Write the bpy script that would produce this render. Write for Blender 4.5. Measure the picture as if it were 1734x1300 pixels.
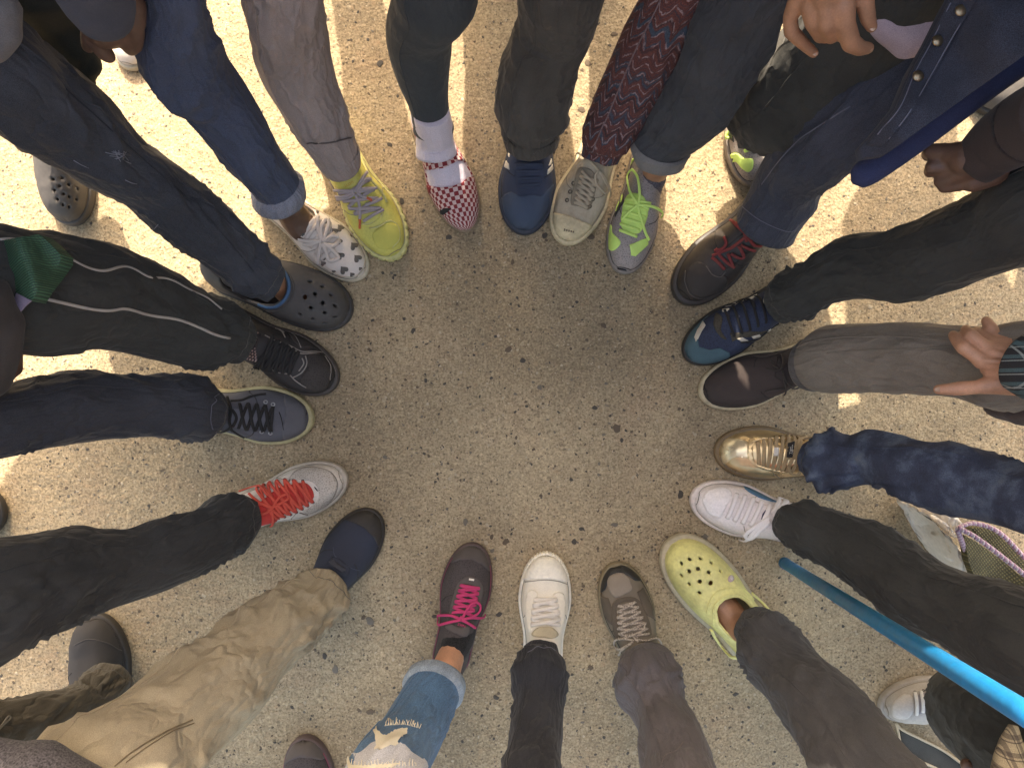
import bpy, bmesh, math, random
from mathutils import Vector, Matrix, noise
from mathutils.geometry import delaunay_2d_cdt
R = math.radians
scene = bpy.context.scene
for o in list(bpy.data.objects): bpy.data.objects.remove(o)
col = scene.collection

# ------------------------------------------------------------------ camera, sky, sun, exposure
H = 1.6            # camera height above the concrete
F = 1312.0         # focal length in photo pixels (photo 1734 x 1300)
CX, CY = 867.0, 650.0
cd = bpy.data.cameras.new('camera'); cam = bpy.data.objects.new('camera', cd); col.objects.link(cam)
cam.location = (0, 0, H); cam.rotation_euler = (0, 0, 0)
cd.sensor_width = 36; cd.lens = F/1734*36; cd.clip_start = .02; cd.clip_end = 500
scene.camera = cam
SUN_EL, SUN_AZ = 39.5, -6.0        # azimuth measured from +Y (top of the picture) towards +X
world = bpy.data.worlds.new('World'); scene.world = world; world.use_nodes = True
wn = world.node_tree.nodes; wl = world.node_tree.links
sky = wn.new('ShaderNodeTexSky'); sky.sky_type = 'NISHITA'; sky.sun_disc = False
sky.sun_elevation = R(SUN_EL); sky.sun_rotation = R(SUN_AZ); sky.dust_density = 4.0; sky.air_density = 1.0; sky.ozone_density = .6
bg = wn['Background']; bg.inputs['Strength'].default_value = 0.15
wl.new(sky.outputs[0], bg.inputs['Color'])
sl = bpy.data.lights.new('sun', 'SUN'); sl.energy = 2.0; sl.angle = R(.55); sl.color = (1, .975, .945)
so = bpy.data.objects.new('sun', sl); col.objects.link(so)
to_sun = Vector((math.sin(R(SUN_AZ))*math.cos(R(SUN_EL)), math.cos(R(SUN_AZ))*math.cos(R(SUN_EL)), math.sin(R(SUN_EL))))
so.rotation_euler = to_sun.to_track_quat('Z', 'Y').to_euler(); so.location = to_sun*8
vs = scene.view_settings
vs.view_transform = 'Standard'; vs.look = 'None'; vs.gamma = 1; vs.use_curve_mapping = False
vs.exposure = 2.38
try:
    vs.use_white_balance = True; vs.white_balance_temperature = 7900; vs.white_balance_tint = 10
except Exception: pass

# ------------------------------------------------------------------ pixel <-> place
def P(px, py, z):
    k = (H-z)/F
    return Vector(((px-CX)*k, (CY-py)*k, z))
def PX(p):
    k = F/(H-p.z)
    return (CX+p.x*k, CY-p.y*k)
def cp(c, pts):                         # photo crop coordinates -> photo pixels
    return [(c[0]+x/c[2], c[1]+y/c[2]) for x, y in pts]

# ------------------------------------------------------------------ materials
def lin(c):
    def f(v):
        v /= 255.0
        return v/12.92 if v <= .04045 else ((v+.055)/1.055)**2.4
    return (f(c[0]), f(c[1]), f(c[2]), 1)
class NT:
    def __init__(s, name):
        s.m = bpy.data.materials.new(name); s.m.use_nodes = True
        s.t = s.m.node_tree; s.b = s.t.nodes['Principled BSDF']
    def n(s, typ, **kw):
        nd = s.t.nodes.new(typ)
        for k, v in kw.items():
            if k.startswith('i_'):
                key = k[2:]; key = int(key) if key.isdigit() else key.replace('_', ' ')
                nd.inputs[key].default_value = v
            else: setattr(nd, k, v)
        return nd
    def l(s, a, b): s.t.links.new(a, b)
    def noise(s, co, scale, detail=3, rough=.55):
        nd = s.n('ShaderNodeTexNoise', i_Scale=scale, i_Detail=detail, i_Roughness=rough); s.l(co, nd.inputs['Vector']); return nd.outputs['Fac']
    def ramp(s, fac, stops):
        nd = s.n('ShaderNodeValToRGB'); cr = nd.color_ramp
        while len(cr.elements) < len(stops): cr.elements.new(.5)
        for e, (p, c) in zip(cr.elements, stops): e.position = p; e.color = c if len(c) == 4 else (*c, 1)
        s.l(fac, nd.inputs[0]); return nd.outputs[0]
    def mix(s, fac, a, b, mode='MIX'):
        nd = s.n('ShaderNodeMix', data_type='RGBA', blend_type=mode)
        for i, v in ((0, fac), (6, a), (7, b)):
            if hasattr(v, 'is_linked') or hasattr(v, 'links'): s.l(v, nd.inputs[i])
            else: nd.inputs[i].default_value = v
        return nd.outputs[2]
    def math(s, op, a, b=None, c=None):
        nd = s.n('ShaderNodeMath', operation=op)
        for i, v in enumerate((a, b, c)):
            if v is None: continue
            if hasattr(v, 'links'): s.l(v, nd.inputs[i])
            else: nd.inputs[i].default_value = v
        return nd.outputs[0]
    def bump(s, h, strength=.3, dist=.002, prev=None):
        nd = s.n('ShaderNodeBump', i_Strength=strength, i_Distance=dist); s.l(h, nd.inputs['Height'])
        if prev is not None: s.l(prev, nd.inputs['Normal'])
        s.l(nd.outputs[0], s.b.inputs['Normal']); return nd.outputs[0]
    def coord(s, which='Object'):
        return s.n('ShaderNodeTexCoord').outputs[which]
    def setc(s, c):
        if hasattr(c, 'links'): s.l(c, s.b.inputs['Base Color'])
        else: s.b.inputs['Base Color'].default_value = c
    def put(s, **kw):
        for k, v in kw.items(): s.b.inputs[k.replace('_', ' ')].default_value = v
G1 = (1, 1, 1, 1)
def gray(v): return (v, v, v, 1)
MATS = {}
def mat(name, c, kind='cloth', rough=None, var=.18, dirt=0.0, bump=None, c2=None, metal=0.0, crease=.6):
    """plain procedural materials; c is the thing's own colour (sRGB 0-255)"""
    if name in MATS: return MATS[name]
    m = NT(name); co = m.coord(); base = lin(c)
    big = m.noise(co, 14 if kind != 'skin' else 30, 4)
    lo, hi = 1-var, 1+var
    colr = m.mix(1.0, base, m.ramp(big, [(.3, gray(lo)), (.7, gray(hi))]), 'MULTIPLY')
    if kind in ('cloth', 'denim', 'knit'):
        f = m.noise(co, 1100 if kind != 'knit' else 420, 2)
        a = {'cloth': .22, 'denim': .5, 'knit': .55}[kind]
        colr = m.mix(1.0, colr, m.ramp(f, [(.32, gray(1-a)), (.68, gray(1+a))]), 'MULTIPLY')
        if kind == 'denim':
            st = m.n('ShaderNodeMapping'); st.inputs['Scale'].default_value = (1, 1, .35); m.l(co, st.inputs['Vector'])
            fade = m.ramp(m.noise(st.outputs[0], 9, 5, .6), [(.45, gray(0)), (.75, gray(.5))])
            colr = m.mix(fade, colr, lin(c2 if c2 else tuple(min(255, v*1.35+14) for v in c)))
        m.put(Roughness=rough or .92)
        m.b.inputs['Sheen Weight'].default_value = .08; m.b.inputs['Specular IOR Level'].default_value = .25
        uv = m.n('ShaderNodeMapping'); uv.inputs['Scale'].default_value = (.9, 1.0, 1.0); uv.inputs['Rotation'].default_value = (0, 0, .35); m.l(m.coord('UV'), uv.inputs['Vector'])
        rid = m.math('ABSOLUTE', m.math('SUBTRACT', m.noise(uv.outputs[0], 13, 2.5, .5), .5))
        rid = m.ramp(rid, [(.0, gray(0)), (.09, gray(.75)), (.22, gray(1))])
        b0 = m.bump(rid, .6*crease, .01)
        b1 = m.bump(m.noise(co, 70, 3), .25, .003, b0)
        m.bump(f, bump or .35, .0006, b1)
    elif kind == 'skin':
        pores = m.noise(co, 500, 3)
        colr = m.mix(1.0, colr, m.ramp(pores, [(.3, gray(.9)), (.7, gray(1.08))]), 'MULTIPLY')
        m.put(Roughness=rough or .5); m.b.inputs['Subsurface Weight'].default_value = .06
        m.b.inputs['Subsurface Radius'].default_value = (.006, .003, .002)
        b1 = m.bump(m.noise(co, 120, 3), .25, .0012); m.bump(pores, .25, .0004, b1)
    elif kind == 'mesh':
        v = m.n('ShaderNodeTexVoronoi', feature='DISTANCE_TO_EDGE', i_Scale=230.0); m.l(co, v.inputs['Vector'])
        colr = m.mix(1.0, colr, m.ramp(v.outputs['Distance'], [(.05, gray(1.12)), (.3, gray(.74))]), 'MULTIPLY')
        m.put(Roughness=rough or .85); m.bump(v.outputs['Distance'], .5, .001)
    else:                                      # leather, rubber, canvas, plastic, metal
        f = m.noise(co, {'leather': 260, 'canvas': 900, 'rubber': 160, 'suede': 1300, 'plastic': 120, 'metal': 60}.get(kind, 200), 4)
        colr = m.mix(1.0, colr, m.ramp(f, [(.3, gray(.9)), (.7, gray(1.08))]), 'MULTIPLY')
        r = rough or {'leather': .5, 'canvas': .9, 'rubber': .6, 'suede': .95, 'plastic': .42, 'metal': .3}.get(kind, .6)
        rr = m.ramp(big, [(.3, gray(max(.05, r-.1))), (.7, gray(min(1, r+.12)))]); m.l(rr, m.b.inputs['Roughness'])
        m.put(Metallic=metal)
        b1 = m.bump(m.noise(co, 55, 3), .3, .002); m.bump(f, bump or .25, .0006, b1)
    if dirt:
        d = m.noise(co, 38, 6, .7)
        colr = m.mix(m.ramp(d, [(.45, gray(0)), (.72, gray(dirt))]), colr, lin((120, 102, 78)))
    m.setc(colr)
    MATS[name] = m.m; return m.m

# ------------------------------------------------------------------ objects
def tag(o, label=None, cat=None, group=None, kind=None):
    if label: o['label'] = label
    if cat: o['category'] = cat
    if group: o['group'] = group
    if kind: o['kind'] = kind
    return o
def obj(name, verts, faces, m, parent=None, smooth=True, uvs=None):
    me = bpy.data.meshes.new(name); me.from_pydata([tuple(v) for v in verts], [], faces)
    if smooth: me.polygons.foreach_set('use_smooth', [True]*len(me.polygons))
    if uvs:
        ul = me.uv_layers.new(name='UVMap'); lv = [0]*len(me.loops); me.loops.foreach_get('vertex_index', lv)
        ul.data.foreach_set('uv', [c for i in lv for c in uvs[i]])
    if m: me.materials.append(m)
    o = bpy.data.objects.new(name, me); col.objects.link(o)
    if parent is not None:
        o.parent = parent
        if parent.type == 'EMPTY': o.matrix_parent_inverse = Matrix.Translation(-parent.location)
    return o
def thing(name, label, cat, loc, group=None):
    o = bpy.data.objects.new(name, None); col.objects.link(o); o.location = loc; o.empty_display_size = .1
    return tag(o, label, cat, group)
HIPS = {}
def person(label, px, py):
    return thing('person', label, 'person', P(px, py, 0), 'people standing in a circle')

def crom(pts, n):
    """Catmull-Rom through a list of tuples/Vectors (any dimension); n samples"""
    m = len(pts)
    if m == 2: return [[a+(b-a)*i/(n-1) for a, b in zip(pts[0], pts[1])] for i in range(n)]
    d = [0]
    for a, b in zip(pts, pts[1:]): d.append(d[-1]+max(1e-6, math.sqrt(sum((x-y)**2 for x, y in zip(a[:3], b[:3])))))
    out = []; k = 0
    for i in range(n):
        t = d[-1]*i/(n-1)
        while k < m-2 and t > d[k+1]: k += 1
        f = (t-d[k])/(d[k+1]-d[k]); f = min(1, max(0, f))
        h = d[k+1]-d[k]
        row = []
        for j in range(len(pts[0])):
            p1, p2 = pts[k][j], pts[k+1][j]
            m1 = (p2-pts[k-1][j])/(d[k+1]-d[k-1])*h if k > 0 else p2-p1
            m2 = (pts[k+2][j]-p1)/(d[k+2]-d[k])*h if k < m-2 else p2-p1
            f2, f3 = f*f, f*f*f
            row.append((2*f3-3*f2+1)*p1+(f3-2*f2+f)*m1+(-2*f3+3*f2)*p2+(f3-f2)*m2)
        out.append(row)
    return out
def tube_geo(pts, rad, seg=8, V=None, Fc=None, closed=False, flat=1.0, nrm=None):
    V = [] if V is None else V; Fc = [] if Fc is None else Fc
    pts = [Vector(p) for p in pts]; n = len(pts); b0 = len(V)
    up = Vector((0, 0, 1))
    for i in range(n):
        if closed: t = pts[(i+1) % n]-pts[i-1]
        else: t = pts[min(n-1, i+1)]-pts[max(0, i-1)]
        t = t.normalized() if t.length > 1e-9 else Vector((1, 0, 0))
        u = Vector(nrm[i]) if nrm else up
        s = t.cross(u)
        if s.length < 1e-4: s = t.cross(Vector((.3, 1, .1)))
        s.normalize(); w = s.cross(t)
        r = rad[i] if isinstance(rad, (list, tuple)) else rad
        for k in range(seg):
            a = 2*math.pi*k/seg; V.append(pts[i]+s*(r*math.cos(a))+w*(r*flat*math.sin(a)))
    m = n if closed else n-1
    for i in range(m):
        for k in range(seg):
            a = b0+i*seg+k; b = b0+i*seg+(k+1) % seg; j = (i+1) % n
            c = b0+j*seg+(k+1) % seg; d = b0+j*seg+k
            Fc.append((a, b, c, d))
    if not closed:
        Fc.append(tuple(b0+k for k in range(seg))[::-1]); Fc.append(tuple(b0+(n-1)*seg+k for k in range(seg)))
    return V, Fc
def tube(name, pts, rad, m, parent=None, seg=8, closed=False, n=None, flat=1.0):
    if n and len(pts) > 1:
        if isinstance(rad, (list, tuple)):
            rows = crom([tuple(p)+(r,) for p, r in zip(pts, rad)], n); pts = [r[:3] for r in rows]; rad = [r[3] for r in rows]
        else: pts = crom([tuple(p) for p in pts], n)
    V, Fc = tube_geo(pts, rad, seg, closed=closed, flat=flat)
    return obj(name, V, Fc, m, parent)
def capsule(V, Fc, p, q, r0, r1=None, seg=12, sq=None):
    """closed tapered capsule; sq = (lateral vector, factor) widens it"""
    r1 = r0 if r1 is None else r1
    p, q = Vector(p), Vector(q); t = q-p
    if t.length < 1e-6: t = Vector((0, 0, 1e-4)); q = p+t
    t.normalize(); s = t.cross(Vector((.2, .3, 1)) if abs(t.z) < .9 else Vector((1, .2, 0))).normalized(); w = t.cross(s)
    b = len(V); rows = []
    for a in (-90, -60, -30, 0): rows.append((p+t*(r0*math.sin(R(a))), r0*math.cos(R(a))))
    for a in (0, 30, 60, 90): rows.append((q+t*(r1*math.sin(R(a))), r1*math.cos(R(a))))
    for c, r in rows:
        for k in range(seg):
            an = 2*math.pi*k/seg; d = s*(math.cos(an)*max(r, 1e-4))+w*(math.sin(an)*max(r, 1e-4))
            V.append(c+d)
    for i in range(len(rows)-1):
        for k in range(seg):
            Fc.append((b+i*seg+k, b+i*seg+(k+1) % seg, b+(i+1)*seg+(k+1) % seg, b+(i+1)*seg+k))
    Fc.append(tuple(b+k for k in range(seg))[::-1]); Fc.append(tuple(b+(len(rows)-1)*seg+k for k in range(seg)))
def blob(name, caps, voxel, m, parent, smooth=6):
    """union of tapered capsules as one continuous skin"""
    V, Fc = [], []
    for c in caps: capsule(V, Fc, *c)
    o = obj(name, V, Fc, m, parent)
    md = o.modifiers.new('union', 'REMESH'); md.mode = 'VOXEL'; md.voxel_size = voxel; md.use_smooth_shade = True
    sm = o.modifiers.new('soften', 'SMOOTH'); sm.iterations = smooth; sm.factor = .5
    return o

# ------------------------------------------------------------------ trouser legs
def nz(x, y, z): return noise.noise(Vector((x, y, z)))
class Leg:
    def __init__(s, par, st, m, ext='auto', amp=.0045, depth=.95, name='trousers', seed=0, nring=110, nseg=56, freq=20, label=None, hemin=True, out=.2, calm=0.0, stack=.004, pull=0.0, seam=True):
        s.calm = calm; s.stack = stack if calm == 0 and name == 'trousers' else 0
        pts = []
        if pull:
            st = [list(q) for q in st]
            for i_, w_ in ((0, 1.0), (1, .6)):
                A = ((st[i_][0]+st[i_][2])/2, (st[i_][1]+st[i_][3])/2); B = ((st[3][0]+st[3][2])/2, (st[3][1]+st[3][3])/2)
                l_ = math.hypot(B[0]-A[0], B[1]-A[1]); dx, dy = (B[0]-A[0])/l_*pull*w_, (B[1]-A[1])/l_*pull*w_
                for k_, v_ in ((0, dx), (1, dy), (2, dx), (3, dy)): st[i_][k_] += v_
        for a in st:
            if len(a) == 5:
                L = P(a[0], a[1], a[4]); Rr = P(a[2], a[3], a[4])
                c = (L+Rr)/2; e = (Rr-L)/2
            else:                                   # world station x, y, z, half width
                c = Vector(a[:3]); e = None; hw = a[3]
                u = Vector((c.x, c.y, 0)).normalized(); e = Vector((u.y, -u.x, 0))*hw
                if pts and e.dot(Vector(pts[-1][3:6])) < 0: e = -e
            pts.append(tuple(c)+tuple(e))
        if ext == 'auto':
            c = Vector(pts[-1][:3]); e = Vector(pts[-1][3:6]); u = Vector((c.x, c.y, 0)).normalized()
            hip = c+u*out; hip.z = max(.88, c.z+.2)
            s.hip = hip; eh = e.normalized()*.085
            mid = (c+hip)/2+u*.0
            em = (e+eh)/2
            pts.append(tuple(mid)+tuple(em)); pts.append(tuple(hip)+tuple(eh))
        else: s.hip = Vector(pts[-1][:3])
        rows = crom(pts, nring)
        s.rings = []; d = 0; prev = None
        for i, r in enumerate(rows):
            c = Vector(r[:3]); e = Vector(r[3:6])
            if prev is not None: d += (c-prev).length
            prev = c
            t = Vector(rows[min(nring-1, i+1)][:3])-Vector(rows[max(0, i-1)][:3]); t.normalize()
            e = e-t*e.dot(t)*.5
            dv = e.cross(t).normalized()*e.length*depth
            if dv.dot(Vector((0, 0, H))-c) < 0: dv = -dv
            s.rings.append((c, e, dv, d, t))
        s.len = d; s.seed = seed; s.amp = amp; s.freq = freq; s.nseg = nseg
        V, Fc, UV = [], [], []
        n0 = 0
        if hemin:
            c, e, dv, d0, t = s.rings[0]
            for (k, sh) in ((.86, .03), (.90, .004), (.96, -.0006)):
                for j in range(nseg):
                    a = 2*math.pi*j/nseg
                    V.append(c+t*sh+(e*math.cos(a)+dv*math.sin(a))*k); UV.append((j/nseg, -.01))
            n0 = 3
        for i, (c, e, dv, d, t) in enumerate(s.rings):
            rad = e.length
            for j in range(nseg):
                a = 2*math.pi*j/nseg; k = s.fold(d, a)
                k *= min(1, .25+d*30)
                if name == 'trousers' and d < .03: k += .0022*max(0, 1-d/.012)+.002*nz(math.cos(a)*1.6+seed, math.sin(a)*1.6, 3)*(1-d/.03)
                sl_off = .006*nz(math.cos(a)*1.3+seed*2, math.sin(a)*1.3, 7)*max(0, 1-d/.04) if name == 'trousers' and calm == 0 else 0
                V.append(c+t*sl_off+(e*math.cos(a)+dv*math.sin(a))*(1+k/rad)); UV.append((j/nseg, d))
        m0 = nring+n0
        for i in range(m0-1):
            for j in range(nseg):
                Fc.append((i*nseg+j, i*nseg+(j+1) % nseg, (i+1)*nseg+(j+1) % nseg, (i+1)*nseg+j))
        Fc.append(tuple((m0-1)*nseg+j for j in range(nseg)))
        s.o = obj(name, V, Fc, m, par, uvs=UV)
        if name == 'trousers' and calm == 0 and hemin:
            i0 = next(i for i, r in enumerate(s.rings) if r[3] > .019)
            ring = [V[(n0+i0)*nseg+j]+(V[(n0+i0)*nseg+j]-s.rings[i0][0]).normalized()*.0004 for j in range(nseg)]
            V3, F3 = tube_geo(ring, .0006, 5, closed=True); obj('hem_stitching', V3, F3, mat('dark_thread', (98, 94, 88), 'canvas'), s.o)
        if name == 'trousers' and seam and hemin:
            j0 = int(nseg*(.14 if int(seed*10) % 2 else .36)); ring = []
            for i in range(2, nring):
                j_ = (n0+i)*nseg+j0; ring.append(V[j_]+(V[j_]-s.rings[i][0]).normalized()*.0002)
            V3, F3 = tube_geo(ring, .0013, 6, flat=.6); obj('side_seam', V3, F3, m, s.o)
        if ext == 'auto' and par.name not in HIPS: HIPS[par.name] = (par, s.hip, m)
        if label: s.o['label'] = label
        s.par = par
    def fold(s, d, a):
        q = s.seed*7.31; f = s.freq*.72
        ca, sa = math.cos(a), math.sin(a)
        w = nz(ca*.9+q, sa*.9, d*4)*2.2
        n1 = nz(ca*.7+q, sa*.7+3.1, d*f+1.6*math.sin(a+q)+w)
        n2 = nz(ca*1.0-q, sa*1.0+9.7, d*f*1.5-2.4*math.sin(a+q*2)-w)
        n3 = nz(ca*1.4+q, sa*1.4-2.2, d*f*3.1+3.0*math.sin(a-q)+w)
        r1 = max(0, 1-abs(n1)*3.0); r2 = max(0, 1-abs(n2)*3.0)
        e1 = max(0, min(1, .45+nz(ca*.9+q, sa*.9, d*6+8)*1.9)); e2 = max(0, min(1, .45+nz(ca*.9-q, sa*.9+5, d*6-8)*1.9))
        big = nz(ca*.55+q, sa*.55, d*6+q)
        k = (r1**1.6*1.9*e1+r2**1.6*1.5*e2+n3*.2-.5)*(.62+.38*sa)+big*1.5
        if s.stack and d < .2:
            n4 = nz(ca*.8+q, sa*.8-4, d*34+1.5*math.sin(a*1+q)+w*.8); r4 = max(0, 1-abs(n4)*2.6)
            k += s.stack/max(s.amp, .001)*1.6*math.exp(-((d-.055)/.05)**2)*(r4**1.4*1.5-.4)
        return s.amp*k*1.15*(1 if s.calm <= 0 else .12+.88*max(0, min(1, (d-s.calm)/.05)))
    def at(s, px, py, lift=0.0):
        """point on the side of the cloth that faces the lens, seen at this pixel"""
        tx, ty = px, py
        if not hasattr(s, 'pj'): s.pj = [(PX(r[0]-r[1]), PX(r[0]+r[1]), PX(r[0])) for r in s.rings]
        for it in range(5):
            best = None; prev = None
            for i, (L, Rr, C) in enumerate(s.pj):
                ax, ay = Rr[0]-L[0], Rr[1]-L[1]; ll = math.hypot(ax, ay)
                sp = ((tx-C[0])*ay-(ty-C[1])*ax)/ll; lat = abs(((tx-C[0])*ax+(ty-C[1])*ay)/ll/ll*2)
                if prev is not None and (prev > 0) != (sp > 0) and lat < 3:
                    best = i-1+abs(prev)/(abs(prev)+abs(sp)+1e-9)
                    break
                prev = sp
            if best is None: best = 0 if abs(s.pj[0][2][0]-tx)+abs(s.pj[0][2][1]-ty) < abs(s.pj[-1][2][0]-tx)+abs(s.pj[-1][2][1]-ty) else len(s.rings)-1.001
            i = min(len(s.rings)-2, int(best)); g = best-i
            A, B = s.rings[i], s.rings[i+1]
            c, e, dv = A[0].lerp(B[0], g), A[1].lerp(B[1], g), A[2].lerp(B[2], g); d = A[3]+(B[3]-A[3])*g
            L, Rr, C = PX(c-e), PX(c+e), PX(c); ax, ay = Rr[0]-L[0], Rr[1]-L[1]
            f = ((tx-C[0])*ax+(ty-C[1])*ay)/(ax*ax+ay*ay)*2
            f = max(-.985, min(.985, f)); gg = math.sqrt(1-f*f)
            a = math.atan2(gg, f); k = s.fold(d, a)*min(1, .25+d*30)
            nr = (e*f+dv*gg); p = c+nr*(1+(k+lift)/e.length)
            q = PX(p); tx += (px-q[0])*.8; ty += (py-q[1])*.8
        return p, nr.normalized()
    def line(s, name, pts, r, m, n=40, lift=.0005, flat=.6):
        pp = crom(pts, n); A = [s.at(x, y, lift) for x, y in pp]
        for _ in range(3): A = [A[0]]+[((A[i-1][0]+A[i][0]*2+A[i+1][0])/4+A[i][1]*.0002, A[i][1]) for i in range(1, len(A)-1)]+[A[-1]]
        V, Fc = tube_geo([a[0] for a in A], r, 6, flat=flat, nrm=[a[1] for a in A])
        return obj(name, V, Fc, m, s.o)
    def patch(s, name, poly, m, lift=.001, step=4.0):
        vs_, ed, fs = cdt2(poly, step)
        V = [s.at(x, y, lift)[0] for x, y in vs_]
        return obj(name, V, fs, m, s.o)
    def cuff(s, d0, d1, off, m, name='cuff', n=16, lab=None):
        V, Fc, UV = [], [], []; ns = s.nseg
        rs = [r for r in s.rings if d0 <= r[3] <= d1]
        if d0 <= 0: rs = [s.rings[0]]+rs[1:]
        prof = []
        k = len(rs)
        for i, r in enumerate(rs):
            f = i/(k-1); o_ = off*min(1, math.sqrt(max(0, 1-(1-min(1, f*7))**2)), math.sqrt(max(0, 1-(1-min(1, (1-f)*7))**2)))
            prof.append((r, o_))
        first = rs[0]
        for j in range(ns):
            a = 2*math.pi*j/ns; c, e, dv, d, t = first
            V.append(c-t*.001+(e*math.cos(a)+dv*math.sin(a))*.9); UV.append((j/ns, d))
        for (c, e, dv, d, t), o_ in prof:
            for j in range(ns):
                a = 2*math.pi*j/ns; kk = s.fold(d, a)*.4+o_+.0012*nz(a*2, d*30, s.seed)
                V.append(c-t*(.004 if o_ > 0 else .002)+(e*math.cos(a)+dv*math.sin(a))*(1+kk/e.length)); UV.append((j/ns, d))
        for i in range(k):
            for j in range(ns): Fc.append((i*ns+j, i*ns+(j+1) % ns, (i+1)*ns+(j+1) % ns, (i+1)*ns+j))
        o = obj(name, V, Fc, m, s.o, uvs=UV)
        if lab: o['label'] = lab
        return o

# ------------------------------------------------------------------ flat regions cut out of a curved surface
def inpoly(x, y, poly):
    c = False; n = len(poly); j = n-1
    for i in range(n):
        xi, yi = poly[i]; xj, yj = poly[j]
        if (yi > y) != (yj > y) and x < (xj-xi)*(y-yi)/(yj-yi)+xi: c = not c
        j = i
    return c
def resample(poly, step):
    out = []
    for a, b in zip(poly, poly[1:]+poly[:1]):
        d = math.hypot(b[0]-a[0], b[1]-a[1]); k = max(1, int(d/step+.5))
        for i in range(k): out.append((a[0]+(b[0]-a[0])*i/k, a[1]+(b[1]-a[1])*i/k))
    return out
def cdt2(poly, step, holes=()):
    bd = resample(list(poly), step); V = [Vector(p) for p in bd]; n = len(V)
    E = [(i, (i+1) % n) for i in range(n)]
    hb = []
    for h in holes:
        hh = resample(list(h), step); b = len(V); V += [Vector(p) for p in hh]; hb.append(hh)
        E += [(b+i, b+(i+1) % len(hh)) for i in range(len(hh))]
    x0, x1 = min(p[0] for p in bd), max(p[0] for p in bd); y0, y1 = min(p[1] for p in bd), max(p[1] for p in bd)
    y = y0+step*.5; r = 0
    allb = bd+[p for h in hb for p in h]
    cells = {}
    for p in allb: cells.setdefault((int(p[0]//step), int(p[1]//step)), []).append(p)
    while y < y1:
        x = x0+step*(.25 if r % 2 else .75)
        while x < x1:
            if inpoly(x, y, bd) and not any(inpoly(x, y, h) for h in hb):
                ok = True; ci, cj = int(x//step), int(y//step)
                for a in (-1, 0, 1):
                    for b in (-1, 0, 1):
                        for p in cells.get((ci+a, cj+b), ()):
                            if (p[0]-x)**2+(p[1]-y)**2 < (step*.45)**2: ok = False
                if ok: V.append(Vector((x, y)))
            x += step
        y += step*.87; r += 1
    res = delaunay_2d_cdt(V, E, [], 0, 1e-9)
    vs_ = [(v.x, v.y) for v in res[0]]; fs = []
    for f in res[2]:
        cx = sum(vs_[i][0] for i in f)/len(f); cy = sum(vs_[i][1] for i in f)/len(f)
        if inpoly(cx, cy, bd) and not any(inpoly(cx, cy, h) for h in hb): fs.append(tuple(f))
    return vs_, res[1], fs

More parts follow.
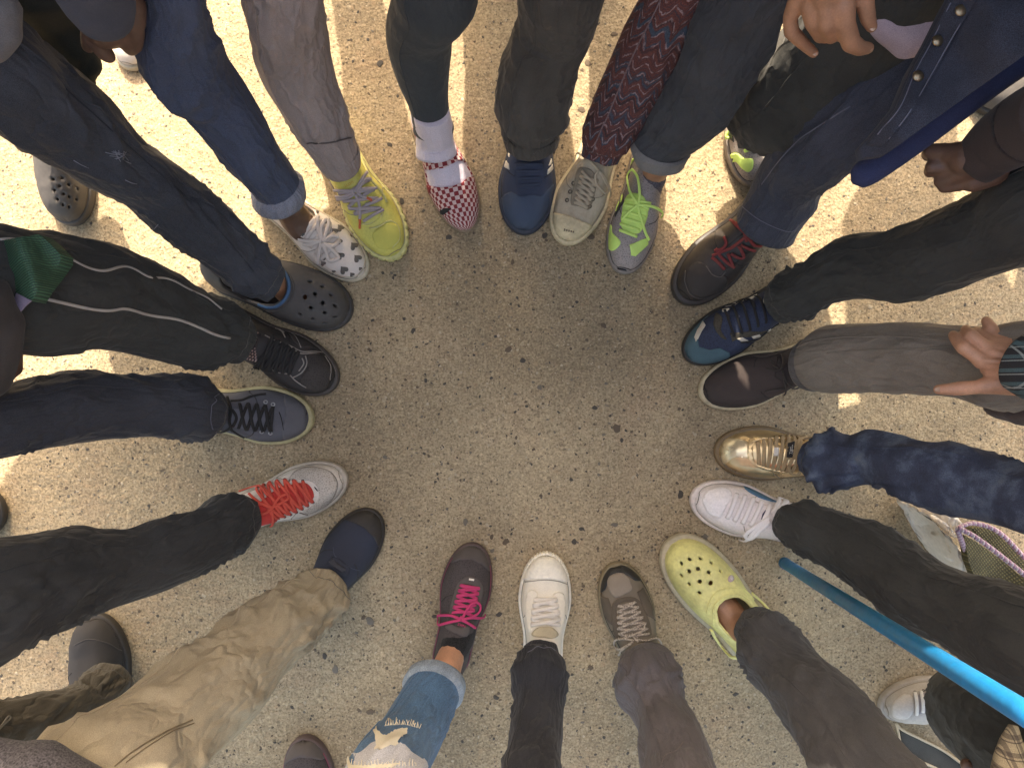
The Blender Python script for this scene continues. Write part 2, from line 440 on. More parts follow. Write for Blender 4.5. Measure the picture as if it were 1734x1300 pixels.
# ------------------------------------------------------------------ shoes
def sm(a, b, x):
    t = max(0, min(1, (x-a)/(b-a))); return t*t*(3-2*t)
class Shoe:
    def __init__(s, par, toe, heel, W, m_up, m_sole, kind='sneaker', bend=0.0, rim=.004, sole_t=.022, hs=1.0, name='shoe',
                 opening=None, vents=(), label=None, ribs=None, toep=None, lining=None, seed=0, waist=.74, thick=.004, seam='dark'):
        s.T = P(toe[0], toe[1], .01); s.H = P(heel[0], heel[1], .01); s.T.z = s.H.z = 0
        d = s.T-s.H; s.L = d.length; s.ex = d.normalized(); s.ey = Vector((-s.ex.y, s.ex.x, 0))
        s.W = W*(H-.01)/F; s.kind = kind; s.bend = bend; s.st = sole_t; s.hs = hs*s.L/.275; s.seed = seed; s.waist = waist
        s.tp = toep or {'sneaker': 2.5, 'clog': 2.9, 'boot': 2.7, 'canvas': 2.2}[kind]
        s.par = par
        # upper
        S0 = s.W*.8; s.S0 = S0
        holes = []
        if opening: holes.append([s.m2(p) for p in opening])
        for (x, y, r) in vents:
            c = s.pt(x, y); c = (c[0]*s.L, c[1]*S0); rr = r*(H-.05)/F
            holes.append([(c[0]+rr*math.cos(a*math.pi/5), c[1]+rr*1.1*math.sin(a*math.pi/5)) for a in range(10)])
        rect = [(0.0, -S0), (s.L, -S0), (s.L, S0), (0.0, S0)]
        s.o = s._region(name, rect, m_up, par, 0.0, thick if holes else .002, .0055, holes)
        if label: s.o['label'] = label
        if holes and lining: s._region('lining', rect, lining, s.o, -.0065, .001, .012, [holes[0]] if opening else [])
        s._sole(m_sole, rim, ribs)
        th = mat('dark_shoe_thread', (46, 42, 39), 'canvas') if seam == 'dark' else mat('pale_shoe_thread', (138, 128, 114), 'canvas')
        uu = [.08+.88*(1-(1-i/24)**2) for i in range(25)]
        A = [s.surf(u, .955, .0004) for u in uu]+[s.surf(.985, v, .0004) for v in (.7, .35, 0, -.35, -.7)]+[s.surf(u, -.955, .0004) for u in uu[::-1]]
        if kind != 'clog':
            V, Fc = tube_geo([a[0] for a in A], .0008, 5, nrm=[a[1] for a in A]); obj('welt_stitching', V, Fc, th, s.o)
        if kind in ('sneaker', 'canvas', 'boot') and seam:
            for sg in (1, -1):
                A = s.mpath([(.66*s.L, sg*.3*S0, .0004), (.63*s.L, sg*.5*S0, .0004), (.57*s.L, sg*.75*S0, .0004), (.55*s.L, sg*.95*S0, .0004)], 16); V, Fc = tube_geo([a[0] for a in A], .0007, 5, nrm=[a[1] for a in A]); obj('quarter_seam', V, Fc, th, s.o)
    def w(s, u):
        W2 = s.W/2
        b = s.waist-.02+(1.0-s.waist+.02)*sm(.34, .68, u)
        if s.kind == 'clog': b = .84+.16*sm(.3, .62, u)
        if u > .6: b *= max(0, 1-((u-.6)/.4)**s.tp)**.5
        if u < .16: b *= max(0, 1-((.16-u)/.16)**2.2)**.5
        return W2*max(b, 1e-4)
    def c(s, u): return s.bend*s.W*sm(.35, 1.0, u)
    def h(s, u):
        k = s.kind
        if k == 'clog': b = .082-.022*sm(.45, .9, u)
        elif k == 'boot': b = .115-.055*sm(.38, .8, u)
        elif k == 'canvas': b = .088-.05*sm(.32, .84, u)
        else: b = .092-.045*sm(.36, .84, u)
        if u > .72: b *= max(0, 1-((u-.72)/.28)**2.6)**.5
        if u < .06: b *= max(0, 1-((.06-u)/.06)**2)**.5
        return b*s.hs
    def raw(s, u, v):
        ph = min(1, abs(v))*math.pi/2
        y = s.w(u)*.965*math.sin(ph)**.9*(1 if v >= 0 else -1)+s.c(u)
        z = s.st-.003+s.h(u)*math.cos(ph)**.72 if ph < 1.5707 else s.st-.003
        x = s.L*(.008+.984*u)
        return s.H+s.ex*x+s.ey*y+Vector((0, 0, z))
    def nor(s, u, v):
        e = .012; u0, u1 = max(.01, u-e), min(.985, u+e); v0, v1 = max(-.99, v-e), min(.99, v+e)
        n = (s.raw(u1, v)-s.raw(u0, v)).cross(s.raw(u, v1)-s.raw(u, v0))
        if n.length < 1e-12: return Vector((0, 0, 1))
        n.normalize(); return n if n.z > -.2 else -n
    def surf(s, u, v, off=0.0):
        p = s.raw(u, v); n = s.nor(u, v)
        q = s.seed*3.7
        k = .0016*nz(p.x*38+q, p.y*38, p.z*38)+.0007*nz(p.x*110+q, p.y*110, 0)
        edge = min(1, (1-abs(v))*5, max(0, (1-u))*12)
        return p+n*(k*max(0, edge)+off), n
    def pt(s, px, py):
        z = .06
        for it in range(14):
            p = P(px, py, z)-s.H; x, y = p.dot(s.ex), p.dot(s.ey)
            u = max(.004, min(.996, (x/s.L-.008)/.984))
            f = (y-s.c(u))/(s.w(u)*.965); sg = 1 if f >= 0 else -1; f = min(.999, abs(f))
            ph = math.asin(f**(1/.9)); v = sg*ph/(math.pi/2)
            zn = s.raw(u, v).z; z = z*.4+zn*.6
        return u, v
    def m2(s, p):
        u, v = s.pt(*p); return (u*s.L, v*s.S0)
    def _region(s, name, poly, m, par, off, thick, step, holes=(), uv=True):
        vs_, ed, fs = cdt2(poly, step, holes)
        V, UV = [], []; N = []
        for x, y in vs_:
            u, v = x/s.L, y/s.S0
            p, n = s.surf(max(0, min(1, u)), max(-1, min(1, v)), off); V.append(p); N.append(n); UV.append((x, y))
        cnt = {}
        for f in fs:
            for a, b in zip(f, f[1:]+f[:1]): cnt.setdefault((min(a, b), max(a, b)), []).append((a, b))
        low = {}; F2 = list(fs)
        for k, l in cnt.items():
            if len(l) == 1:
                a, b = l[0]
                for i in (a, b):
                    if i not in low: low[i] = len(V); V.append(V[i]-N[i]*thick); UV.append(UV[i])
                F2.append((b, a, low[a], low[b]))
        return obj(name, V, F2, m, par, uvs=UV)
    def _sole(s, m, rim, ribs):
        n = 60; us = [.5-.5*math.cos(math.pi*i/n) for i in range(n+1)]
        out = [(u, 1) for u in us]+[(u, -1) for u in us[-2:0:-1]]
        base = [s.H+s.ex*(s.L*u)+s.ey*(s.c(u)+s.w(u)*sg) for u, sg in out]
        N = len(base); off = []; arc = 0
        for i in range(N):
            t = (base[(i+1) % N]-base[i-1]).normalized(); nn = Vector((t.y, -t.x, 0))
            if nn.dot(base[i]-(s.H+s.ex*(s.L*.5))) < 0: nn = -nn
            k = rim
            arc += (base[i]-base[i-1]).length if i else 0
            off.append((nn, k, arc))
        fine = []
        cnt = N*(5 if ribs else 1)
        for i in range(cnt):
            f = i*N/cnt; a = int(f); b = (a+1) % N; g = f-a
            p = base[a].lerp(base[b], g); nn = off[a][0].lerp(off[b][0], g).normalized(); u = out[a][0]*(1-g)+out[b][0]*g
            k = rim
            if ribs and u > ribs[0]: k += ribs[2]*(1 if math.sin((off[a][2]+(off[b][2]-off[a][2] if b else .004)*g)/ribs[1]*2*math.pi) > -.5 else -1)
            fine.append((p, nn, k))
        V, Fc = [], []
        for z, dk in ((0.0005, -.003), (.004, -.0005), (s.st*.5, .0004), (s.st-.005, 0), (s.st-.0015, -.001), (s.st, -.0028)):
            for p, nn, k in fine:
                q = p+nn*(k+dk); V.append(Vector((q.x, q.y, z)))
        for r in range(5):
            for i in range(cnt):
                j = (i+1) % cnt; Fc.append((r*cnt+i, r*cnt+j, (r+1)*cnt+j, (r+1)*cnt+i))
        Fc.append(tuple(range(cnt))[::-1]); Fc.append(tuple(5*cnt+i for i in range(cnt)))
        s.sole = obj('sole', V, Fc, m, s.o)
    # ---- pieces laid on the upper
    def patch(s, name, poly, m, off=.0014, thick=None, uvpoly=False, step=.004, lab=None):
        if not uvpoly and 7 <= len(poly) < 20:
            n_ = len(poly); e_ = [poly[i % n_] for i in range(-2, n_+3)]; k_ = 6*(n_+4); q_ = crom(e_, k_+1)
            d_ = [0]
            for a_, b_ in zip(e_, e_[1:]): d_.append(d_[-1]+max(1e-6, math.hypot(a_[0]-b_[0], a_[1]-b_[1])))
            i0 = int(math.ceil(d_[2]/d_[-1]*k_)); i1 = int(d_[n_+2]/d_[-1]*k_-.3); poly = [tuple(r_) for r_ in q_[i0:i1+1]]
        q = [(u*s.L, v*s.S0) for u, v in poly] if uvpoly else [s.m2(p) for p in poly]
        o = s._region(name, q, m, s.o, off, thick or off+.0012, step)
        if lab: o['label'] = lab
        return o
    def front(s, name, line, m, off=.0016, **k):
        uv = [s.pt(*p) for p in line]; a = 1 if uv[0][1] > 0 else -1
        poly = [(uv[0][0], a)]+uv+[(uv[-1][0], -a), (1, -a), (1, a)]
        return s.patch(name, poly, m, off, uvpoly=True, **k)
    def band(s, name, l1, l2, m, off=.0018, **k):
        a = [s.pt(*p) for p in l1]; b = [s.pt(*p) for p in l2]; sg = 1 if a[0][1] > 0 else -1
        poly = [(a[0][0], sg)]+a+[(a[-1][0], -sg), (b[-1][0], -sg)]+b[::-1]+[(b[0][0], sg)]
        return s.patch(name, poly, m, off, uvpoly=True, **k)
    def path(s, pts, lift=.002, n=None):
        uv = []
        for p in pts:
            u, v = s.pt(p[0], p[1]); uv.append((u*s.L, v*s.S0, (p[2] if len(p) > 2 else lift)*1.0))
        return s.mpath(uv, n)
    def mpath(s, uv, n=None):
        n = n or max(6, len(uv)*5)
        rows = crom(uv, n); out = []
        for x, y, l in rows: out.append(s.surf(max(.01, min(.99, x/s.L)), max(-1, min(1, y/s.S0)), l))
        return out
    def line(s, name, pts, r, m, lift=.0006, flat=.8, n=None):
        A = s.path(pts, lift, n); V, Fc = tube_geo([a[0] for a in A], r, 6, flat=flat, nrm=[a[1] for a in A])
        return obj(name, V, Fc, m, s.o)
    def rows(s, A0, A1, B0, B1, n, style='bar', lift=.0035, arch=.0015):
        a0, a1, b0, b1 = s.m2(A0), s.m2(A1), s.m2(B0), s.m2(B1)
        A = [(a0[0]+(a1[0]-a0[0])*i/(n-1), a0[1]+(a1[1]-a0[1])*i/(n-1)) for i in range(n)]
        B = [(b0[0]+(b1[0]-b0[0])*i/(n-1), b0[1]+(b1[1]-b0[1])*i/(n-1)) for i in range(n)]
        out = []
        def seg(p, q, dl):
            m_ = ((p[0]+q[0])/2, (p[1]+q[1])/2)
            out.append([(p[0], p[1], .0005), (p[0]*.93+q[0]*.07, p[1]*.93+q[1]*.07, lift*.8+dl), (m_[0], m_[1], lift+arch+dl), (q[0]*.93+p[0]*.07, q[1]*.93+p[1]*.07, lift*.8+dl), (q[0], q[1], .0005)])
        rnd = random.Random(int(A0[0]*13+n))
        for i in range(n):
            if style == 'bar' or i == 0: seg(A[i], B[i], 0)
            if style in ('x', 'both') and i < n-1:
                seg(A[i], B[i+1], .0004); seg(B[i], A[i+1], .0016)
        s.A, s.B = A, B
        return out
    def lace(s, m, w=.006, t=.0022, rows=(), free=(), lift=.005, name='lace'):
        V, Fc = [], []
        for r in rows:
            A = s.mpath(r, 14); tube_geo([a[0] for a in A], w/2, 8, V, Fc, flat=t/w, nrm=[a[1] for a in A])
        for f in free:
            A = s.path(f, lift); tube_geo([a[0] for a in A], w/2*.9, 8, V, Fc, flat=t/w*1.2, nrm=[a[1] for a in A])
        return obj(name, V, Fc, m, s.o)
    def eyelets(s, pts, r, m, metric=False):
        for p in pts:
            u, v = (p[0]/s.L, p[1]/s.S0) if metric else s.pt(*p)
            c, n = s.surf(u, v, .0012); t = n.cross(Vector((.3, .2, 1))).normalized(); b = n.cross(t)
            ring = [c+t*(r*math.cos(a*math.pi/5))+b*(r*math.sin(a*math.pi/5)) for a in range(10)]
            V, Fc = tube_geo(ring, r*.34, 6, closed=True, nrm=[n]*10); obj('eyelet', V, Fc, m, s.o)
    def text(s, txt, c, ang, size, m, off=.0028):
        cu = bpy.data.curves.new('lettering', 'FONT'); cu.body = txt; cu.align_x = 'CENTER'; cu.align_y = 'CENTER'; cu.resolution_u = 2
        to = bpy.data.objects.new('lettering', cu); col.objects.link(to)
        me = bpy.data.meshes.new_from_object(to.evaluated_get(bpy.context.evaluated_depsgraph_get()))
        bpy.data.objects.remove(to)
        ca, sa = math.cos(R(ang)), math.sin(R(ang)); V = []
        for v in me.vertices:
            x, y = v.co.x*size, v.co.y*size
            u, w_ = s.pt(c[0]+x*ca+y*sa, c[1]+x*sa-y*ca); V.append(s.surf(u, w_, off)[0])
        Fc = [tuple(p.vertices) for p in me.polygons]
        o = obj('lettering', V, Fc, m, s.o); bpy.data.meshes.remove(me); return o
def heart(cx, cy, r, ang):
    out = []
    for i in range(22):
        t = 2*math.pi*i/22
        x = 16*math.sin(t)**3/17; y = (13*math.cos(t)-5*math.cos(2*t)-2*math.cos(3*t)-math.cos(4*t))/17
        ca, sa = math.cos(R(ang)), math.sin(R(ang)); out.append((cx+r*(x*ca+y*sa), cy+r*(x*sa-y*ca)))
    return out
def hand(par, chains, m, voxel=.0022, name='hand', nails=None, nm=None):
    """chains of (px, py, z, radius); one continuous skin"""
    caps = []
    for ch in chains:
        for a, b in zip(ch, ch[1:]): caps.append((P(*a[:3]), P(*b[:3]), a[3], b[3]))
    o = blob(name, caps, voxel, m, par, 3)
    for (px, py, z, r, dx, dy) in (nails or ()):
        V, Fc = [], []; c = P(px, py, z); t = Vector((dx, -dy, 0)).normalized()
        capsule(V, Fc, c-t*r*.5, c+t*r*.5, r*.75, r*.7, 10)
        V = [Vector((v.x, v.y, c.z+(v.z-c.z)*.35)) for v in V]
        obj('fingernail', V, Fc, nm, o)
    return o
# ------------------------------------------------------------------ the rest of a standing figure (outside the frame; it shades the ring)
def upper_body(par, hip, shirt, skin, hair, trousers, face=None, height=1.0, lean=.06, side=1, hang=True, shoe_m=None, sole_m=None, second=True, back=.24, turn=0.0, coat=0.0):
    hip = Vector(hip); u = Vector((-hip.x, -hip.y, 0)).normalized()
    if turn: u = Matrix.Rotation(R(turn), 3, 'Z') @ u
    lat = Vector((u.y, -u.x, 0)); k = height
    c = Vector((hip.x, hip.y, 0))+lat*(.09*side)
    def q(f, l, z): return c+u*f+lat*l+Vector((0, 0, z*k))
    l1 = lean*.5; l2 = lean
    caps = [(q(0, -.07, .84), q(0, .07, .84), .125, .125), (q(0, -.06, .92), q(l1*.3, .06, 1.0), .125, .12), (q(l1*.4, -.05, 1.02), q(l1*.5, .05, 1.08), .118, .118),
            (q(l1, -.07, 1.18), q(l1, .07, 1.18), .128, .128), (q(l2, -.09, 1.3), q(l2, .09, 1.3), .115, .115), (q(l2, -.15, 1.38), q(l2, .15, 1.38), .066, .066), (q(l2, 0, 1.38), q(l2+.01, 0, 1.44), .065, .055)]
    if coat:  # long coat skirt added out of frame only to block sun below the hips
        for cz in (.74, .66, .58, .5):
            if cz-.12 >= coat-.001: caps.append((q(-.02, -.1, cz/k), q(-.02, .1, cz/k), .125, .125))
    for sg in (-1, 1):
        caps += [(q(l2, .16*sg, 1.37), q(l2-.02, .215*sg, 1.12), .056, .047), (q(l2-.02, .215*sg, 1.12), q(l2+.06, .20*sg, .92), .046, .036)]
    blob('shirt', caps, .014, shirt, par, 4)
    hd = q(l2+.06, 0, 1.585)
    bc = [(q(l2+.01, 0, 1.4), q(l2+.04, 0, 1.53), .05, .05), (hd-u*.01+Vector((0, 0, .02)), hd+u*.0+Vector((0, 0, .03)), .088, .088), (hd+u*.035-Vector((0, 0, .055)), hd+u*.03+Vector((0, 0, .0)), .052, .062),
          (hd+u*.095-Vector((0, 0, .02)), hd+u*.088+Vector((0, 0, .01)), .012, .009)]
    for sg in (-1, 1):
        bc.append((hd+lat*(.083*sg)-Vector((0, 0, .02)), hd+lat*(.087*sg)+Vector((0, 0, .015)), .012, .016))
        wz = q(l2+.06, .20*sg, .93); bc.append((wz, wz-Vector((0, 0, .09)), .028, .034))
        for j, (dl, ln) in enumerate(((-.024, .062), (-.008, .074), (.008, .07), (.023, .056))):
            p0 = wz-Vector((0, 0, .1))+u*dl; p1 = p0-Vector((0, 0, ln*.55))+u*.004; bc.append((p0, p1, .0095, .009)); bc.append((p1, p1-Vector((0, 0, ln*.45))-lat*(.012*sg)+u*.004, .009, .0075))
        p0 = wz-Vector((0, 0, .03))+u*.028; bc.append((p0, p0+u*.02-Vector((0, 0, .055)), .013, .009))
    blob('body', bc, .0075, skin, par, 3)
    hc = [(hd-u*.03+Vector((0, 0, .045)), hd+u*.02+Vector((0, 0, .055)), .09, .085), (hd-u*.05-Vector((0, 0, .02)), hd-u*.04+Vector((0, 0, .04)), .07, .085)]
    blob('hair', hc, .012, hair, par, 3)
    if second:
        h2 = q(-.0, .09*side, .86); an = q(-back, .12*side, .1)
        st = [tuple(an)+(.05,), tuple(an.lerp(h2, .45)+u*.03+Vector((0, 0, .02)))+(.068,), tuple(an.lerp(h2, .8))+(.085,), tuple(h2)+(.095,)]
        Leg(par, st, trousers, ext=None, seed=hip.x*9, nring=50, nseg=28, stack=0)
        if shoe_m:
            a0 = Vector((an.x, an.y, 0)); dirn = (u+lat*.15*side).normalized()
            Shoe(par, PX(a0+dirn*.19), PX(a0-dirn*.08), 80, shoe_m, sole_m, seed=hip.y*5)

# ------------------------------------------------------------------ the concrete
def concrete():
    m = NT('concrete'); co = m.coord()
    a = m.noise(co, 2.2, 5, .6); b = m.noise(co, 11, 5, .6); f = m.noise(co, 210, 4, .7); g = m.noise(co, 75, 4, .65)
    c = m.mix(m.ramp(a, [(.35, gray(0)), (.65, gray(1))]), lin((147, 130, 104)), lin((174, 155, 124)))
    c = m.mix(m.ramp(b, [(.4, gray(0)), (.75, gray(.45))]), c, lin((129, 115, 93)))
    red = m.noise(co, 5.5, 4, .6)
    c = m.mix(m.ramp(red, [(.55, gray(0)), (.75, gray(.35))]), c, lin((180, 150, 120)))
    c = m.mix(1.0, c, m.ramp(f, [(.28, gray(.42)), (.5, gray(1.0)), (.72, gray(1.5))]), 'MULTIPLY')
    c = m.mix(1.0, c, m.ramp(g, [(.3, gray(.78)), (.7, gray(1.15))]), 'MULTIPLY')
    ag = m.n('ShaderNodeTexVoronoi', i_Scale=95.0); m.l(co, ag.inputs['Vector']); ags = m.n('ShaderNodeSeparateColor'); m.l(ag.outputs['Color'], ags.inputs[0])
    agm = m.math('MULTIPLY', m.math('LESS_THAN', ag.outputs['Distance'], m.math('MULTIPLY_ADD', ags.outputs[1], .45, .1)), m.math('LESS_THAN', ags.outputs[2], .55))
    c = m.mix(m.math('MULTIPLY', agm, .38), c, m.ramp(ags.outputs[0], [(.0, lin((104, 92, 76))), (.5, lin((150, 132, 106))), (.8, lin((168, 140, 110))), (1.0, lin((190, 174, 144)))]))
    mot = m.noise(co, 1.3, 7, .72); c = m.mix(1.0, c, m.ramp(mot, [(.32, gray(.86)), (.55, gray(1.1)), (.72, gray(1.25))]), 'MULTIPLY')
    v = m.n('ShaderNodeTexVoronoi', i_Scale=150.0); m.l(co, v.inputs['Vector'])
    msk = m.math('LESS_THAN', v.outputs['Distance'], .22)
    rnd = m.n('ShaderNodeSeparateColor'); m.l(v.outputs['Color'], rnd.inputs[0])
    dk = m.math('MULTIPLY', msk, m.math('LESS_THAN', rnd.outputs[0], .3))
    lt = m.math('MULTIPLY', msk, m.math('GREATER_THAN', rnd.outputs[0], .93))
    c = m.mix(m.math('MULTIPLY', dk, .6), c, lin((86, 76, 62)))
    c = m.mix(m.math('MULTIPLY', lt, .6), c, lin((206, 190, 160)))
    st = m.noise(co, 3.6, 6, .7)
    c = m.mix(m.ramp(st, [(.58, gray(0)), (.72, gray(.3))]), c, lin((112, 100, 82)))
    m.setc(c); m.put(Roughness=.93); m.b.inputs['Specular IOR Level'].default_value = .2
    b1 = m.bump(m.noise(co, 45, 4, .6), .6, .007)
    b1 = m.bump(m.ramp(ag.outputs['Distance'], [(.1, gray(1)), (.5, gray(0))]), .35, .002, b1)
    b2 = m.bump(g, .6, .004, b1)
    b3 = m.bump(f, .55, .0025, b2)
    m.bump(m.ramp(v.outputs['Distance'], [(.0, gray(0)), (.3, gray(1))]), .22, .002, b3)
    return m.m
gd = obj('ground', [(-40, -40, 0), (40, -40, 0), (40, 40, 0), (-40, 40, 0)], [(0, 1, 2, 3)], concrete(), smooth=False)
tag(gd, kind='structure'); gd['label'] = 'sandy concrete with dark pebbles showing through its worn surface'
rnd = random.Random(5)
def chip_mesh(name, m, r):
    n = 9; V = []; Fc = []
    rr = [1+r.uniform(-.28, .28) for _ in range(n)]
    for z, k in ((-.25, 1.0), (.1, .95), (.24, .62)):
        for i in range(n):
            a = 2*math.pi*i/n; V.append((k*rr[i]*math.cos(a), k*rr[i]*math.sin(a), z+r.uniform(-.04, .04)))
    V.append((0, 0, .28))
    for q in range(2):
        for i in range(n): Fc.append((q*n+i, q*n+(i+1) % n, (q+1)*n+(i+1) % n, (q+1)*n+i))
    for i in range(n): Fc.append((2*n+i, 2*n+(i+1) % n, 3*n))
    me = bpy.data.meshes.new(name); me.from_pydata(V, [], Fc); me.polygons.foreach_set('use_smooth', [True]*len(me.polygons))
    me.materials.append(m); return me, V, Fc
chip_m = [mat('pebble_dark', (74, 68, 60), 'rubber', .8), mat('pebble_brown', (98, 84, 68), 'rubber', .85), mat('pebble_grey', (112, 103, 90), 'rubber', .85), mat('pebble_pale', (176, 160, 134), 'rubber', .85)]
chips = [chip_mesh('pebble', chip_m[i % 4], rnd) for i in range(12)]
spots = [(1045, 725, 9), (862, 592, 8), (700, 560, 6), (885, 610, 6), (1022, 551, 7), (914, 655, 5), (1007, 690, 6), (616, 1045, 6), (626, 1050, 9), (550, 1110, 7), (568, 1132, 8), (736, 1043, 6), (1152, 837, 8), (1193, 910, 8), (1190, 910, 5), (560, 1020, 6),
         (788, 884, 7), (832, 909, 6), (857, 917, 8), (972, 917, 6), (985, 895, 6), (1040, 888, 7), (1053, 745, 5), (1245, 1175, 6), (627, 1205, 8), (840, 1180, 6), (845, 1040, 7), (1000, 1130, 6), (1180, 955, 6), (560, 365, 0), (680, 341, 7), (760, 402, 6), (1000, 400, 8), (1068, 452, 0), (868, 444, 6), (922, 399, 7), (644, 108, 7), (660, 245, 6), (990, 30, 8), (1040, 58, 8), (995, 108, 8), (985, 185, 8)]
for (x, y, r) in spots:
    if not r: continue
    me = chips[rnd.choice((0, 1, 2, 4, 5, 8, 9))][0]; o = bpy.data.objects.new('pebble', me); col.objects.link(o); o.parent = gd
    k = r/820*.8; p = P(x, y, 0); o.location = (p.x, p.y, .0006); o.scale = (k, k*rnd.uniform(.62, .9), k*.3); o.rotation_euler = (0, 0, rnd.uniform(0, 6.28))
for i in range(235):
    me = chips[rnd.randrange(12)][0]; o = bpy.data.objects.new('pebble', me); col.objects.link(o); o.parent = gd
    k = .0022+.0038*rnd.random()**2.4
    o.location = (rnd.uniform(-1.1, 1.1), rnd.uniform(-.85, .85), .0004); o.scale = (k, k*rnd.uniform(.5, .95), k*.35); o.rotation_euler = (0, 0, rnd.uniform(0, 6.28))
for ci in range(4):
    V, Fc = [], []
    for i in range(3400):
        _, v0, f0 = chips[ci+4*rnd.randrange(3)]; b = len(V)
        k = .0011+.0026*rnd.random()**2; x, y, a = rnd.uniform(-1.15, 1.15), rnd.uniform(-.9, .9), rnd.uniform(0, 6.28); ky = rnd.uniform(.45, .95)
        for (vx, vy, vz) in v0: V.append((x+k*(vx*math.cos(a)-vy*ky*math.sin(a)), y+k*(vx*math.sin(a)+vy*ky*math.cos(a)), .0003+k*.4*vz))
        Fc += [tuple(b+j for j in f) for f in f0]
    g = obj('grit', V, Fc, chip_m[ci], gd); g['kind'] = 'stuff'

# ------------------------------------------------------------------ shared materials
skin_l = mat('skin_light', (196, 146, 116), 'skin'); skin_m = mat('skin_tan', (168, 122, 92), 'skin'); skin_d = mat('skin_brown', (102, 76, 62), 'skin')
nail_m = mat('nail', (196, 160, 132), 'skin', .3)
hair_m = mat('hair_black', (38, 34, 32), 'cloth', .6)
black = mat('black_cotton', (60, 60, 57)); black2 = mat('black_jersey', (60, 60, 59)); charcoal = mat('charcoal_cotton', (78, 76, 75), var=.12)
white_l = mat('white_lace', (228, 219, 206), 'canvas'); black_l = mat('black_lace', (40, 38, 37), 'canvas')
cream_r = mat('cream_rubber', (196, 180, 146), 'rubber', dirt=.5); white_r = mat('white_rubber', (206, 196, 178), 'rubber', dirt=.3); black_r = mat('black_rubber', (48, 45, 42), 'rubber')
def zigzag():
    m = NT('zigzag_knit'); uv = m.n('ShaderNodeTexCoord').outputs['UV']; s = m.n('ShaderNodeSeparateXYZ'); m.l(uv, s.inputs[0])
    tri = m.math('PINGPONG', m.math('MULTIPLY', s.outputs[0], 11.0), .5)
    jit = m.math('MULTIPLY', m.noise(uv, 14, 5), .05)
    v = m.math('ADD', m.math('ADD', s.outputs[1], jit), m.math('MULTIPLY', tri, .05))
    cb = m.n('ShaderNodeCombineXYZ'); m.l(m.math('MULTIPLY', v, 1.0), cb.inputs[0])
    n1 = m.noise(cb.outputs[0], 48, 3); 
    w = m.math('PINGPONG', m.math('MULTIPLY', v, 42.0), .5)
    c = m.ramp(n1, [(.25, lin((58, 48, 50))), (.4, lin((66, 46, 48))), (.48, lin((110, 62, 54))), (.53, lin((74, 56, 62))), (.62, lin((58, 76, 92))), (.7, lin((104, 56, 50)))])
    lines = m.math('MULTIPLY', m.math('LESS_THAN', w, .09), m.ramp(m.noise(uv, 40, 3), [(.42, gray(0)), (.55, gray(.8))]))
    c = m.mix(lines, c, lin((158, 136, 136)))
    ob = m.coord(); f = m.noise(ob, 520, 3); c = m.mix(1.0, c, m.ramp(f, [(.3, gray(.55)), (.7, gray(1.3))]), 'MULTIPLY')
    m.setc(c); m.put(Roughness=.95); m.bump(f, .6, .0015); return m.m
def tiedye():
    m = NT('marbled_denim'); co = m.coord(); n1 = m.noise(co, 17, 6, .62); f = m.noise(co, 900, 2)
    c = m.ramp(n1, [(.36, lin((52, 58, 74))), (.5, lin((62, 70, 90))), (.6, lin((84, 96, 116))), (.74, lin((110, 118, 130)))])
    c = m.mix(1.0, c, m.ramp(f, [(.3, gray(.6)), (.7, gray(1.35))]), 'MULTIPLY'); m.setc(c); m.put(Roughness=.92)
    b = m.bump(m.noise(co, 60, 3), .3, .003); m.bump(f, .35, .0006, b); return m.m
def checker():
    m = NT('red_check'); uv = m.n('ShaderNodeTexCoord').outputs['UV']
    mp = m.n('ShaderNodeMapping'); mp.inputs['Scale'].default_value = (1, 1, 1); mp.inputs['Rotation'].default_value = (0, 0, .12); m.l(uv, mp.inputs['Vector'])
    wob = m.n('ShaderNodeTexNoise', i_Scale=60.0); m.l(uv, wob.inputs['Vector'])
    ad = m.n('ShaderNodeVectorMath', operation='MULTIPLY_ADD'); m.l(wob.outputs['Color'], ad.inputs[0]); ad.inputs[1].default_value = (.0016,)*3; m.l(mp.outputs[0], ad.inputs[2])
    ck = m.n('ShaderNodeTexChecker', i_Scale=122.0); ck.inputs['Color1'].default_value = lin((206, 178, 170)); ck.inputs['Color2'].default_value = lin((132, 42, 46)); m.l(ad.outputs[0], ck.inputs['Vector'])
    co = m.coord(); f = m.noise(co, 900, 2); c = m.mix(1.0, ck.outputs['Color'], m.ramp(f, [(.3, gray(.75)), (.7, gray(1.2))]), 'MULTIPLY')
    m.setc(c); m.put(Roughness=.9); m.bump(ck.outputs['Fac'], .4, .001); return m.m
def plaid(name, base, l1, l2, sc=26.0, uvn='Object'):
    m = NT(name); co = m.coord(uvn); s = m.n('ShaderNodeSeparateXYZ'); m.l(co, s.inputs[0])
    def stripe(a, k, w, ph=0.0): return m.math('LESS_THAN', m.math('PINGPONG', m.math('MULTIPLY_ADD', a, k, ph), .5), w)
    c = lin(base)
    c = m.mix(m.math('MULTIPLY', stripe(s.outputs[0], sc, .14), .6), c, lin(l1)); c = m.mix(m.math('MULTIPLY', stripe(s.outputs[1], sc, .14), .6), c, lin(l1))
    c = m.mix(m.math('MULTIPLY', stripe(s.outputs[0], sc, .04, .3), .7), c, lin(l2)); c = m.mix(m.math('MULTIPLY', stripe(s.outputs[1], sc, .04, .3), .7), c, lin(l2))
    f = m.noise(m.coord(), 900, 2); c = m.mix(1.0, c, m.ramp(f, [(.3, gray(.7)), (.7, gray(1.25))]), 'MULTIPLY')
    m.setc(c); m.put(Roughness=.92); m.bump(f, .3, .0006); return m.m
cA = (0, 0, 3.939); cB = (400, 0, 3.939); cC = (800, 0, 3.939); cD = (1200, 0, 3.247); cE = (0, 250, 3.939); cF = (380, 250, 5.416); cG = (680, 200, 3.939); cH = (1100, 160, 5.192)
